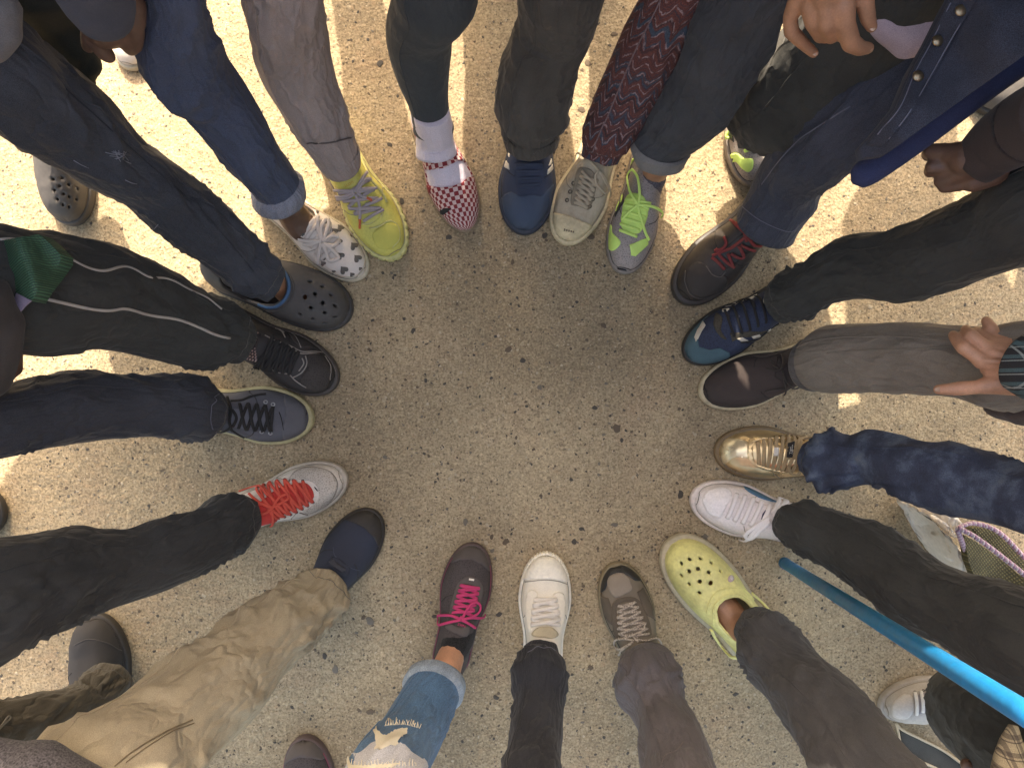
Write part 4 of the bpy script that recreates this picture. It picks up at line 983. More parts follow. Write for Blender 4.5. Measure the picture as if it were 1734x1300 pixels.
# --- yellow clog
def clog(par, toe, heel, W, m, sole, holes, r, opening, seed, strap=True, **k):
    s = Shoe(par, toe, heel, W, m, sole, 'clog', rim=k.pop('rim', .006), sole_t=.026, seed=seed, opening=opening, vents=[(x, y, r) for x, y in holes], lining=None, name='clog', thick=.005, **k)
    return s
p = p11 = person('person in charcoal trousers wearing a pale yellow foam clog on a bare foot', 1195, 985)
leg = Leg(p, [(1250, 1082, 1292, 1030, .115), (1251, 1108, 1330, 1050, .15), (1263, 1138, 1365, 1085, .2), (1292, 1164, 1402, 1122, .25), (1320, 1202, 1452, 1168, .32), (1345, 1235, 1487, 1210, .38), (1370, 1275, 1520, 1262, .44), (1395, 1330, 1560, 1310, .5)], charcoal, amp=.0055, seed=11, freq=12)
yel = mat('yellow_foam', (228, 222, 146), 'plastic', .55, var=.07, dirt=.3); yrim = mat('pale_foam', (188, 176, 148), 'plastic', .6, dirt=.35)
ho = cp(cQ, [(398, 397), (475, 357), (575, 350), (677, 390), (395, 508), (470, 470), (553, 447), (653, 477), (760, 467), (470, 590), (567, 566), (670, 577), (562, 670)])
s = clog(p, (1134, 916), (1301, 1108), 98, yel, yrim, ho, 3.4, cp(cQ, [(722, 850), (745, 785), (800, 735), (870, 712), (940, 708), (1005, 740), (1060, 800), (1110, 860), (1190, 960), (1210, 1080), (1130, 1150), (1020, 1180), (930, 1150), (800, 1035), (738, 950)]), 11)
s.line('collar_ridge', cp(cQ, [(640, 860), (655, 770), (720, 670), (830, 625), (930, 620), (1010, 670), (1060, 730)]), .002, yel, .0004); s.line('collar_ridge', cp(cQ, [(700, 980), (690, 880), (705, 790), (770, 715), (860, 680), (950, 690), (1030, 740)]), .0022, yel, .0004)
s.line('heel_strap', [c1(cQ, 690, 985)+(.006,), c1(cQ, 760, 1080)+(.012,), c1(cQ, 850, 1165)+(.014,), c1(cQ, 950, 1225)+(.012,)], .005, yel, flat=.5); s.line('heel_strap', [c1(cQ, 1035, 690)+(.005,), c1(cQ, 1080, 750)+(.01,), c1(cQ, 1130, 800)+(.012,), c1(cQ, 1200, 900)+(.012,)], .005, yel, flat=.5)
bx = c1(cQ, 850, 540); s.patch('rivet', [(bx[0]+4.6*math.cos(a*.524), bx[1]+5.6*math.sin(a*.524)) for a in range(12)], mat('pink_rivet', (186, 164, 160), 'plastic', .4), .003); s.patch('rivet_mark', cp(cQ, [(835, 520), (850, 512), (866, 545), (858, 560), (840, 545)]), mat('rivet_pale', (214, 204, 200), 'plastic', .4), .0042)
hand(p, [[(1205, 1002, .045, .03), (1228, 1034, .058, .032), (1246, 1054, .072, .031), (1262, 1068, .1, .027), (1280, 1082, .15, .027), (1300, 1100, .2, .03)], [(1228, 1036, .055, .027), (1270, 1090, .045, .03)]], skin_m, .0035, 'body')

# --- white sneaker at the right edge
p = person('person in black trousers and checked shirt with a small white sneaker by the blue pole', 1545, 1185)
Leg(p, [(1612, 1143, 1603, 1208, .11), (1640, 1132, 1600, 1235, .18), (1690, 1128, 1618, 1275, .28), (1760, 1150, 1680, 1330, .4), (1850, 1180, 1770, 1400, .5)], black, amp=.003, seed=12, freq=11, out=.1, pull=20)
ws = mat('white_dusty_leather', (178, 168, 156), 'leather', .6, dirt=.2)
s = Shoe(p, (1490, 1197), (1680, 1152), 68, ws, mat('white_sole2', (160, 150, 138), 'rubber', dirt=.3), 'sneaker', rim=.003, seed=12, hs=1.05, seam='pale')
cX = (1480, 1120, 6.827)
s.patch('toe_panel', cp(cX, [(205, 530), (260, 440), (360, 375), (440, 400), (465, 500), (450, 580), (390, 650), (290, 660), (220, 620)]), mat('white_toe', (192, 182, 170), 'leather', .5, var=.03), .0018)
s.patch('tongue', cp(cX, [(490, 390), (700, 340), (820, 400), (780, 520), (560, 590), (510, 600)]), mat('grey_tongue', (150, 142, 142), 'canvas'), .0015)
s.lace(white_l, .0062, .0024, s.rows(c1(cX, 475, 350), c1(cX, 760, 330), c1(cX, 490, 615), c1(cX, 800, 500), 5, 'bar', .004))
s.eyelets(cp(cX, [(475, 348), (570, 332)]), .002, black_r)
s.patch('blue_heel', cp(cX, [(600, 195), (700, 165), (800, 120), (820, 135), (720, 185), (610, 215)]), mat('slate_blue', (84, 88, 110), 'suede'), .002)
hand(p, [[(1636, 1293, .42, .009), (1640, 1302, .4, .009), (1660, 1330, .4, .02)], [(1648, 1299, .42, .009), (1652, 1310, .4, .009), (1665, 1335, .4, .02)], [(1660, 1330, .4, .022), (1700, 1370, .42, .03)]], skin_d, .003, 'body')
tube('shirt_sleeve', [P(1716, 1228, .56), P(1713, 1262, .57), P(1716, 1300, .58), P(1730, 1360, .6)], [.006, .016, .026, .04], plaid('cream_check', (176, 160, 130), (70, 60, 58), (60, 52, 50), 60), p, 20, n=24)

# --- hiking shoe
p = person('person in grey-brown trousers wearing a taupe hiking shoe with a black toe bumper', 1060, 1035)
g13 = mat('grey_mauve_cotton', (94, 89, 90), 'cloth', var=.12)
leg = Leg(p, [(1050, 1128, 1130, 1106, .11), (1044, 1160, 1152, 1133, .145), (1048, 1180, 1163, 1165, .17), (1068, 1205, 1168, 1192, .2), (1077, 1237, 1186, 1228, .25), (1080, 1266, 1203, 1260, .3), (1087, 1300, 1215, 1300, .36), (1100, 1370, 1240, 1370, .46)], g13, amp=.006, seed=13, freq=10)
leg.line('crease_seam', cp(cP, [(1140, 1290), (1180, 1210), (1240, 1190), (1290, 1130)]), .001, mat('seam_mauve', (112, 102, 100), 'canvas'))
taupe = mat('taupe_suede', (120, 109, 94), 'suede'); tm = mat('taupe_mesh', (112, 103, 92), 'mesh'); rope = mat('rope_lace', (166, 154, 140), 'knit')
s = Shoe(p, (1043, 953), (1100, 1170), 85, taupe, mat('hiking_sole', (122, 110, 86), 'rubber'), 'sneaker', rim=.0035, sole_t=.026, seed=13, bend=.03)
s.patch('toe_bumper', cp(cO, [(1232, 485), (1240, 400), (1295, 335), (1370, 310), (1385, 352), (1325, 365), (1295, 420), (1275, 468)]), blk, .0022); s.patch('toe_bumper', cp(cO, [(1378, 308), (1440, 315), (1490, 350), (1518, 402), (1480, 405), (1430, 370), (1388, 354)]), blk, .0022)
s.patch('toe_panel', cp(cO, [(1300, 395), (1340, 364), (1400, 361), (1440, 400), (1456, 460), (1420, 490), (1345, 514), (1305, 460)]), mat('pale_suede', (140, 128, 114), 'suede'), .0026)
s.patch('side_panel', cp(cO, [(1245, 500), (1300, 520), (1330, 590), (1330, 700), (1290, 660), (1255, 570)]), mat('brown_suede2', (92, 82, 70), 'suede'), .0018); s.patch('side_panel', cp(cO, [(1490, 480), (1530, 450), (1565, 520), (1600, 660), (1560, 640), (1520, 560)]), mat('brown_suede2', (92, 82, 70), 'suede'), .0018)
s.patch('eyestay', cp(cO, [(1330, 560), (1380, 520), (1480, 520), (1530, 580), (1590, 760), (1560, 770), (1490, 600), (1470, 550), (1390, 550), (1355, 590), (1380, 800), (1350, 800)]), mat('brown_suede2', (92, 82, 70), 'suede'), .002)
s.patch('tongue_mesh', cp(cO, [(1370, 580), (1470, 555), (1550, 750), (1390, 790)]), tm, .003)
s.lace(rope, .0042, .0036, s.rows(c1(cO, 1372, 575), c1(cO, 1378, 790), c1(cO, 1478, 548), c1(cO, 1568, 760), 7, 'both', .0045), [cp(cO, [(1475, 805), (1420, 790), (1370, 790), (1350, 825), (1380, 845), (1470, 812)]), cp(cO, [(1480, 795), (1540, 808), (1600, 790), (1640, 830)]), cp(cO, [(1470, 815), (1410, 860), (1350, 902)]), cp(cO, [(1490, 785), (1525, 740), (1540, 690)]), cp(cO, [(1460, 760), (1478, 790), (1500, 815)])], lift=.008)
s.eyelets(s.A+s.B, .0024, mat('pale_metal', (176, 166, 150), 'metal', .5, metal=.5), metric=True)
s.patch('tongue', cp(cO, [(1430, 880), (1470, 845), (1520, 822), (1610, 850), (1622, 890), (1560, 900), (1480, 905)]), mat('grey_pad', (124, 114, 106), 'mesh'), .007)
s.patch('label', cp(cO, [(1462, 850), (1488, 836), (1522, 845), (1500, 864)]), mat('teal_label', (122, 156, 154), 'canvas'), .0095)

# --- white canvas shoe
p = person('person in black jeans wearing a white canvas shoe with a rubber toe cap', 925, 1020)
leg = Leg(p, [(890, 1096, 943, 1094, .105), (880, 1112, 950, 1112, .12), (869, 1132, 959, 1138, .15), (867, 1160, 963, 1160, .18), (874, 1190, 954, 1188, .215), (864, 1237, 951, 1245, .28), (850, 1300, 950, 1300, .36), (838, 1370, 955, 1370, .45)], mat('black_denim', (48, 49, 53), 'denim', c2=(58, 60, 66)), amp=.0045, seed=14, freq=13, stack=.0028)
leg.line('hem_stitching', [(893, 1104), (910, 1099), (930, 1099), (945, 1104)], .0008, stitch)
wc = mat('white_canvas', (240, 230, 210), 'canvas', var=.06, dirt=.1); wrr = mat('white_toe_rubber', (246, 238, 220), 'rubber', .55, var=.04, dirt=.08)
s = Shoe(p, (925, 937), (917, 1162), 83, wc, wrr, 'canvas', rim=.004, sole_t=.024, seed=14, ribs=(.84, .0062, .0011), hs=1.1, toep=2.6, seam='pale')
s.front('toe_cap', cp(cO, [(738, 400), (780, 394), (860, 392), (940, 398), (1045, 412)]), wrr, .003)
s.line('cap_seam', cp(cO, [(745, 412), (860, 400), (960, 408), (1040, 430)]), .001, mat('grey_shadow_thread', (160, 150, 134), 'canvas'))  # plain grey seam line along the toe cap edge
s.patch('eyestay', cp(cO, [(762, 490), (800, 466), (832, 490), (815, 560), (800, 700), (770, 745), (752, 640)]), wc, .0024); s.patch('eyestay', cp(cO, [(930, 500), (962, 480), (1002, 496), (1008, 600), (992, 700), (960, 705), (950, 580)]), wc, .0024)
s.lace(white_l, .008, .0028, s.rows(c1(cO, 805, 530), c1(cO, 785, 700), c1(cO, 960, 530), c1(cO, 978, 700), 5, 'both', .004))
s.patch('tongue', cp(cO, [(800, 765), (815, 735), (850, 716), (920, 720), (955, 762), (930, 790), (870, 785), (825, 780)]), mat('cream_tongue', (198, 184, 154), 'canvas', dirt=.2), .0065)

# --- grey runner with pink laces, ripped jeans (two feet)
p = person('person in rolled-up ripped blue jeans wearing a grey running shoe with pink laces', 790, 1010)
dn = mat('blue_denim', (80, 112, 142), 'denim', var=.12, c2=(116, 142, 164)); dcu = mat('denim_inside', (142, 154, 164), 'denim', c2=(158, 168, 176)); fray = mat('frayed_cotton', (236, 226, 200), 'canvas', var=.1); pale_d = mat('pale_denim', (190, 190, 192), 'denim', c2=(206, 204, 202))
leg = Leg(p, [(697, 1140, 783, 1162, .16), (684, 1162, 777, 1185, .19), (663, 1203, 768, 1208, .24), (640, 1243, 754, 1246, .3), (596, 1292, 728, 1297, .38), (565, 1350, 712, 1355, .46)], dn, amp=.003, seed=15, freq=12, calm=.04)
leg.cuff(0, .038, .007, dcu, 'cuff', lab='rolled-up pale denim cuff')
leg.patch('worn_patch', cp(cN, [(560, 1150), (620, 1125), (700, 1150), (760, 1130), (830, 1190), (930, 1260), (950, 1300), (940, 1420), (400, 1420), (380, 1310)]), pale_d, .0012)
rag = random.Random(4)
def ragged(poly, k=1.3): return [(x+rag.uniform(-k, k), y+rag.uniform(-k, k)) for x, y in resample(poly, 2.5)]
leg.patch('torn_edge', ragged(cp(cN, [(585, 1055), (605, 1090), (650, 1100), (690, 1080), (720, 1050), (800, 1040), (800, 1075), (745, 1120), (735, 1150), (680, 1150), (640, 1180), (590, 1175), (600, 1130), (575, 1100)])), fray, .0025, 3.0)
leg.patch('torn_edge', ragged(cp(cN, [(410, 1275), (520, 1282), (640, 1272), (760, 1265), (700, 1292), (560, 1312), (420, 1312)])), fray, .0035, 3.0)
V, Fc = [], []; rr = random.Random(2)
for i in range(26):
    x = 655+i*9; y = 1040-20*math.sin(i*.13); ln = rr.uniform(14, 44); a = rr.uniform(-.5, .5)
    q = [leg.at(*c1(cN, x+a*ln*t, y-ln*t), .0015+.004*t)[0] for t in (0, .5, 1)]; tube_geo(q, .0006, 5, V, Fc)
for i in range(20):
    x = 440+i*22; q = [leg.at(*c1(cN, x+rr.uniform(-8, 8)*t, 1285-rr.uniform(20, 50)*t), .002+.004*t)[0] for t in (0, .5, 1)]; tube_geo(q, .0006, 5, V, Fc)
obj('frayed_threads', V, Fc, fray, leg.o)['kind'] = 'stuff'
gmesh = mat('dark_grey_mesh', (72, 64, 62), 'mesh'); pink = mat('pink_lace', (196, 62, 108), 'canvas', var=.06); pinkr = mat('pink_rubber', (120, 58, 72), 'rubber'); gsu = mat('grey_synthetic', (92, 84, 80), 'suede')
def pink_runner(par, toe, heel, W, seed):
    s = Shoe(par, toe, heel, W, gmesh, mat('runner_sole', (88, 72, 70), 'rubber'), 'sneaker', rim=.003, seed=seed, bend=.02, sole_t=.024)
    for v in (1, -1):
        A = s.mpath([(u*s.L, v*s.S0*.97, .0015) for u in (.1, .3, .5, .7, .8, .88)], 40); V, Fc = tube_geo([a[0] for a in A], .0017, 6); obj('pink_piping', V, Fc, pinkr, s.o)
    s.patch('toe_guard', [(.84, 1), (.86, .75), (.9, .45), (.925, 0), (.9, -.45), (.86, -.75), (.84, -1), (1, -1), (1, 1)], gsu, .0014, uvpoly=True)
    return s
s = pink_runner(p, (806, 921), (758, 1140), 82, 15)
s.patch('eyestay', cp(cO, [(270, 500), (300, 420), (360, 378), (420, 390), (458, 440), (450, 540), (400, 640), (360, 640), (430, 470), (330, 430), (280, 600), (240, 640)]), gsu, .0016)
s.patch('reflective_tab', cp(cO, [(372, 388), (404, 393), (401, 406), (369, 401)]), white_l, .0038)
s.lace(pink, .0058, .0024, s.rows(c1(cO, 312, 435), c1(cO, 258, 620), c1(cO, 440, 455), c1(cO, 395, 640), 6, 'both', .0035), [cp(cO, [(320, 665), (250, 640), (185, 640), (163, 672), (190, 700), (250, 685), (320, 668)]), cp(cO, [(320, 665), (370, 575), (410, 550), (433, 572), (420, 615), (370, 650), (325, 668)]), cp(cO, [(325, 665), (390, 650), (460, 622)]), cp(cO, [(320, 670), (360, 690), (396, 712)]), cp(cO, [(310, 650), (330, 665), (345, 685)])], lift=.007)
s.patch('tongue', cp(cO, [(222, 712), (240, 690), (300, 715), (370, 705), (352, 772), (300, 765), (250, 740)]), gsu, .004)
s.text('NIKE', c1(cO, 318, 702), 198, 5.5, pink, .0062)
hand(p, [[(783, 1066, .06, .029), (776, 1084, .08, .031), (769, 1100, .1, .0295)]], mat('black_sock', (40, 40, 41), 'knit'), .003, 'sock')
hand(p, [[(770, 1096, .085, .025), (764, 1110, .11, .0262), (752, 1142, .165, .029)]], skin_l, .003, 'body')
s2 = pink_runner(p, (517, 1246), (545, 1460), 82, 15.5)

# --- navy shoe with black toe cap, khaki trousers
p = person('person in wrinkled khaki trousers wearing a navy canvas shoe with a black toe', 590, 930)
kh = mat('khaki_cotton', (166, 152, 126), 'cloth', var=.1, crease=.6)
leg = Leg(p, [(522, 972, 582, 1002, .11), (500, 985, 578, 1030, .14), (452, 1022, 552, 1066, .19), (404, 1051, 527, 1103, .24), (365, 1080, 491, 1142, .29), (300, 1125, 455, 1192, .35), (226, 1171, 405, 1240, .42), (130, 1240, 347, 1310, .5), (40, 1300, 290, 1400, .58)], kh, amp=.0075, seed=16, freq=11)
ks = mat('khaki_thread', (124, 108, 82), 'canvas')
leg.line('pocket_seam', cp(cM, [(600, 1290), (700, 1210), (850, 1120), (1010, 1045)]), .001, ks); leg.line('pocket_seam', cp(cM, [(660, 1270), (760, 1195), (900, 1110), (1018, 1062)]), .0007, ks)
nc = mat('navy_canvas', (50, 54, 66), 'canvas'); bt = mat('black_toe', (50, 47, 45), 'leather', .7, dirt=.1)
s = Shoe(p, (634, 865), (512, 1056), 87, nc, mat('black_sole', (50, 47, 45), 'rubber'), 'canvas', rim=.003, sole_t=.022, seed=16, hs=1.15, toep=2.5, bend=-.02)
s.front('toe_cap', cp(cL, [(1105, 650), (1200, 682), (1290, 732), (1370, 810), (1415, 900)]), bt, .0018)
s.patch('strap', cp(cL, [(935, 1060), (985, 985), (1060, 1010), (1150, 1090), (1135, 1160), (1085, 1175)]), nc, .003); s.patch('buckle', cp(cL, [(950, 1050), (985, 1005), (1110, 1095), (1090, 1145), (1000, 1090)]), mat('navy_rubberised', (44, 46, 56), 'leather'), .0045)
s.line('side_seam', cp(cL, [(1000, 900), (1010, 970), (1120, 1070), (1250, 1110)]), .001, mat('navy_thread', (72, 76, 90), 'canvas'))
sweater = mat('grey_marl_knit', (92, 87, 86), 'knit', var=.2)
hand(p, [[(20, 1295, .7, .028), (60, 1320, .7, .045), (100, 1370, .7, .06)], [(-20, 1275, .7, .02), (30, 1300, .69, .03)]], sweater, .005, 'sweater_hem')

# --- black boot, olive trousers behind
p = person('person in dark olive trousers wearing a black boot, standing behind the khaki trousers', 165, 1100)
ol = mat('dark_olive_cotton', (76, 71, 62), 'cloth')
leg = Leg(p, [(142, 1148, 222, 1172, .12), (126, 1166, 212, 1196, .16), (96, 1178, 180, 1228, .2), (30, 1185, 90, 1275, .3), (-50, 1195, -20, 1320, .4), (-130, 1215, -110, 1350, .5)], ol, amp=.004, seed=16.5, freq=11, out=.1)
leg.line('drawcord', cp((0, 1180, 10.83), [(-60, 600), (60, 460), (150, 345), (200, 345), (190, 390), (60, 500), (-60, 640)]), .0014, mat('grey_cord', (128, 122, 112), 'canvas'), lift=.002)
s = Shoe(p, (160, 1040), (207, 1250), 84, mat('black_boot', (52, 50, 50), 'suede'), black_r, 'boot', rim=.004, seed=16.5, bend=.02)
s.line('toe_seam', [(126, 1092), (150, 1082), (180, 1088), (204, 1104)], .0012, mat('boot_thread', (74, 70, 68), 'canvas'))

# --- white runner with red laces
p = person('person in black trousers wearing a white running shoe with bright red laces', 500, 840)
leg = Leg(p, [(414, 836, 436, 900, .11), (395, 833, 415, 922, .135), (365, 843, 385, 945, .17), (320, 866, 350, 968, .22), (260, 888, 290, 998, .28), (200, 903, 220, 1023, .34), (120, 898, 130, 1050, .42), (40, 907, 50, 1088, .5), (-60, 925, -50, 1150, .58)], black2, amp=.006, seed=17, freq=12, pull=10)
wg = mat('white_synthetic', (220, 210, 198), 'leather', .6, var=.06, dirt=.12); wm = mat('pale_mesh', (186, 176, 164), 'mesh', dirt=.15); red = mat('red_tongue', (190, 58, 52), 'canvas'); redl2 = mat('red_lace', (206, 82, 66), 'canvas')
s = Shoe(p, (586, 806), (370, 881), 84, wg, mat('white_runner_sole', (190, 178, 162), 'rubber', dirt=.3), 'sneaker', rim=.004, sole_t=.025, seed=17, bend=.02, seam='pale')
s.patch('toe_mesh', cp(cL, [(600, 280), (640, 220), (760, 172), (880, 178), (975, 220), (1030, 320), (1000, 430), (930, 540), (830, 600), (720, 575), (800, 520), (870, 440), (830, 320), (700, 280)]), wm, .0016)
s.line('toe_seam', cp(cL, [(590, 300), (640, 218), (760, 170), (880, 176), (978, 218), (1034, 322), (1004, 432), (934, 542), (832, 604), (690, 585)]), .0012, mat('grey_outline', (118, 108, 100), 'canvas'))
s.patch('tongue', cp(cL, [(300, 540), (400, 430), (520, 350), (640, 320), (740, 310), (800, 360), (818, 440), (740, 500), (640, 545), (520, 610), (440, 690), (330, 745)]), red, .0022)
s.lace(redl2, .0058, .0024, s.rows(c1(cL, 718, 292), c1(cL, 330, 350), c1(cL, 812, 488), c1(cL, 500, 640), 7, 'both', .004), [cp(cL, [(430, 540), (500, 450), (570, 420), (580, 450), (520, 490), (440, 530)]), cp(cL, [(430, 540), (360, 580), (300, 575), (290, 530), (340, 510), (430, 530)]), cp(cL, [(430, 545), (440, 640), (430, 700)]), cp(cL, [(430, 540), (330, 500), (240, 435)]), cp(cL, [(130, 385), (240, 362), (340, 365), (400, 440)])], lift=.008)
s.eyelets(s.A[:6]+s.B[:6], .0022, mat('dark_eyelet', (70, 48, 44), 'rubber'), metric=True)
s.patch('check_mark', cp(cL, [(822, 344), (835, 352), (850, 372), (859, 388), (846, 380), (830, 362)]), black_l, .002)

# --- slate trainer with cream sole
p = person('person in dark navy jeans wearing a slate grey trainer with a cream sole edge', 455, 700)
jn = mat('dark_navy_denim', (62, 63, 68), 'denim', c2=(72, 74, 79), var=.1)
leg = Leg(p, [(374, 660, 370, 737, .11), (355, 650, 352, 742, .13), (325, 638, 322, 744, .16), (270, 635, 268, 742, .21), (200, 634, 205, 745, .27), (122, 631, 130, 750, .34), (40, 645, 45, 768, .42), (-50, 655, -45, 790, .5)], jn, amp=.004, seed=18, freq=13, pull=20)
leg.line('hem_stitching', [(366, 668), (359, 690), (357, 715), (362, 734)], .0009, stitch)
sl_ = mat('slate_canvas', (90, 90, 96), 'canvas', var=.1); slw = mat('cream_edge', (176, 166, 124), 'rubber', dirt=.35)
s = Shoe(p, (528, 708), (305, 690), 90, sl_, slw, 'sneaker', rim=.0055, sole_t=.024, seed=18, hs=.95, bend=-.02)
s.patch('toe_panel', cp(cK, [(720, 240), (830, 310), (900, 420), (910, 540), (870, 660), (740, 700), (690, 600), (720, 450)]), mat('slate_suede', (94, 93, 97), 'suede'), .0012)
s.patch('tongue', cp(cK, [(200, 390), (330, 380), (590, 400), (600, 560), (420, 570), (240, 560)]), mat('slate_tongue', (104, 105, 112), 'canvas'), .0015)
s.lace(black_l, .0062, .0026, s.rows(c1(cK, 610, 370), c1(cK, 300, 340), c1(cK, 590, 600), c1(cK, 290, 570), 5, 'both', .004), [cp(cK, [(220, 330), (330, 320), (430, 285), (540, 272)]), cp(cK, [(190, 300), (220, 400), (210, 500), (240, 580)]), cp(cK, [(220, 560), (280, 600), (350, 635)]), cp(cK, [(230, 400), (270, 470), (240, 540)]), cp(cK, [(100, 580), (180, 570), (240, 530)])], lift=.006)
s.eyelets(cp(cK, [(608, 352), (540, 330), (585, 612), (505, 600)]), .0034, mat('white_metal', (170, 168, 168), 'metal', .4, metal=.5))
s.line('vamp_seam', cp(cK, [(665, 420), (690, 500), (708, 585)]), .001, black_l)
p18 = p
# forearm and hand of that person, resting above the knee
cY = (0, 380, 4.33)
hand(p, [[(-30, 520, .62, .045), (5, 545, .6, .026), (4, 590, .58, .024), (-20, 640, .55, .03)]], mat('dark_taupe_sleeve', (66, 60, 56), 'cloth'), .005, 'sleeve')
hand(p, [[(0, 560, .55, .03), (20, 590, .52, .014), (34, 580, .5, .008)], [(0, 600, .53, .026), (18, 622, .5, .014), (6, 640, .48, .012)], [(20, 600, .52, .014), (26, 625, .49, .01)]], skin_d, .003, 'body')
Shoe(p, (8, 868), (-200, 868), 100, mat('dark_shoe', (62, 58, 55), 'suede'), black_r, 'sneaker', rim=.004, seed=18.5)

# --- black running shoe, black track trousers
p = person('person in black track trousers with thin white piping and a black running shoe', 500, 600)
leg = Leg(p, [(428, 542, 408, 618, .12), (400, 517, 383, 617, .15), (340, 496, 327, 622, .2), (279, 461, 265, 613, .26), (221, 434, 210, 601, .32), (142, 407, 150, 592, .4), (70, 396, 76, 600, .47), (0, 381, 0, 592, .53), (-80, 370, -80, 590, .58)], black, amp=.004, seed=19, freq=11, out=.3, pull=14)
hipA19 = leg.hip
wp = mat('white_piping', (176, 168, 158), 'canvas')
leg.line('piping', cp(cE, [(0, 612), (110, 612), (410, 715), (540, 785), (690, 825), (820, 790), (900, 810), (1000, 868), (1110, 870), (1280, 960), (1400, 1010), (1475, 1085)]), .0022, wp, 70); leg.line('piping', cp(cE, [(270, 1000), (420, 1035), (600, 1075), (740, 1088), (830, 1072), (1000, 1120), (1180, 1145), (1320, 1195), (1440, 1250), (1535, 1272)]), .0024, wp, 60)
bs = mat('black_runner', (52, 48, 46), 'leather', .7); bm = mat('black_brown_mesh', (58, 52, 48), 'mesh'); sil = mat('silver_trim', (150, 140, 130), 'leather', .4)
s = Shoe(p, (570, 649), (364, 537), 89, bs, mat('black_brown_sole', (74, 66, 60), 'rubber'), 'sneaker', rim=.004, sole_t=.026, seed=19, bend=-.02)
s.patch('toe_mesh', cp(cI, [(870, 880), (1000, 870), (1060, 960), (1080, 1080), (1040, 1180), (900, 1190), (800, 1120), (860, 1000)]), bm, .0012); s.patch('side_mesh', cp(cI, [(690, 640), (780, 660), (940, 760), (1000, 840), (820, 810), (740, 740)]), bm, .0012)
for q in ([(690, 780), (760, 815), (820, 840), (920, 842), (1010, 850)], [(720, 800), (800, 855), (900, 858), (980, 862)], [(735, 640), (770, 720), (810, 805)], [(590, 590), (625, 650), (665, 712)], [(625, 610), (655, 665)], [(850, 880), (865, 950), (820, 1030), (735, 1080)], [(820, 900), (835, 950), (790, 1020)], [(480, 690), (560, 735), (650, 770)], [(510, 985), (600, 1030), (700, 1050), (760, 1110), (860, 1170)], [(1030, 880), (1080, 980), (1075, 1100)], [(760, 620), (900, 700), (1050, 840), (1130, 1000)]):
    s.line('silver_trim', cp(cI, q), .0013, sil)
s.patch('tongue', cp(cI, [(310, 640), (440, 690), (400, 960), (250, 930)]), mat('grey_black_tongue', (62, 56, 54), 'mesh'), .004); s.text('NB', c1(cI, 380, 715), 105, 13, mat('pale_pink', (178, 150, 142), 'canvas'), .0058)
for i in range(5):
    for j in range(4): s.patch('speckle', cp(cI, [(310+j*24+i*4, 775+i*26+j*8), (324+j*24+i*4, 779+i*26+j*8), (320+j*24+i*4, 791+i*26+j*8), (306+j*24+i*4, 787+i*26+j*8)]), mat('pale_pink', (178, 150, 142), 'canvas'), .0056, step=.003)
s.lace(black_l, .0062, .003, s.rows(c1(cI, 790, 840), c1(cI, 540, 720), c1(cI, 700, 1050), c1(cI, 420, 980), 6, 'both', .004), [cp(cI, [(400, 960), (385, 1040), (370, 1115)]), cp(cI, [(545, 700), (540, 740), (480, 850), (400, 960)]), cp(cI, [(600, 745), (560, 860), (500, 950)])], lift=.005)

# --- charcoal clogs, dark torn jeans (two feet)
p = person('person in dark torn jeans wearing charcoal grey foam clogs', 530, 505)
dj = mat('charcoal_denim', (62, 64, 69), 'denim', c2=(84, 86, 92), var=.12)
leg = Leg(p, [(474, 458, 446, 508, .115), (455, 432, 410, 497, .145), (430, 402, 378, 474, .17), (398, 368, 345, 448, .21), (345, 318, 290, 410, .27), (280, 262, 222, 355, .34), (223, 221, 160, 325, .40), (169, 152, 80, 275, .48), (102, 91, 0, 232, .56), (30, 28, -70, 160, .64)], dj, amp=.0055, seed=20, freq=10, out=.34)
hipA20 = leg.hip
rr = random.Random(8); V, Fc = [], []
for i in range(9):
    a = rr.uniform(0, 6.28); L_ = rr.uniform(14, 34); x, y = 205+rr.uniform(-8, 8), 262+rr.uniform(-4, 4)
    q = [leg.at(x+L_*.5*t*math.cos(a)+rr.uniform(-2, 2), y+L_*.28*t*math.sin(a), .0015)[0] for t in (-1, 0, 1)]; tube_geo(q, .0005, 5, V, Fc)
for (x, y, x2, y2) in ((178, 258, 200, 262), (205, 268, 222, 277), (212, 305, 232, 312), (125, 272, 150, 285), (256, 392, 268, 380)):
    tube_geo([leg.at(x, y, .001)[0], leg.at((x+x2)/2, (y+y2)/2+1, .0015)[0], leg.at(x2, y2, .001)[0]], .0006, 5, V, Fc)
obj('torn_threads', V, Fc, mat('pale_thread', (142, 142, 148), 'canvas'), leg.o)['kind'] = 'stuff'
leg.line('side_seam', [(110, 150), (190, 222), (260, 285), (330, 345), (380, 400), (430, 460)], .001, mat('dark_seam', (48, 50, 56), 'canvas'))
cf = mat('charcoal_foam', (76, 72, 69), 'plastic', .7, var=.08); lf = mat('grey_foam', (128, 122, 112), 'plastic', .65, var=.06)
ho = cp(cI, [(895, 200), (1005, 243), (940, 310), (848, 340), (1085, 322), (1012, 393), (1125, 420), (900, 440), (1028, 485), (1127, 523), (800, 500), (915, 545), (1025, 580)])
s = clog(p, (595, 533), (362, 447), 98, cf, mat('charcoal_sole', (70, 66, 63), 'plastic', .7), ho, 3.2, cp(cI, [(590, 60), (640, 110), (672, 190), (675, 290), (640, 360), (560, 420), (440, 420), (300, 370), (100, 250), (60, 120), (200, 20), (400, -20)]), 20, rim=.002)
blr = mat('blue_foam', (58, 92, 124), 'plastic', .6)
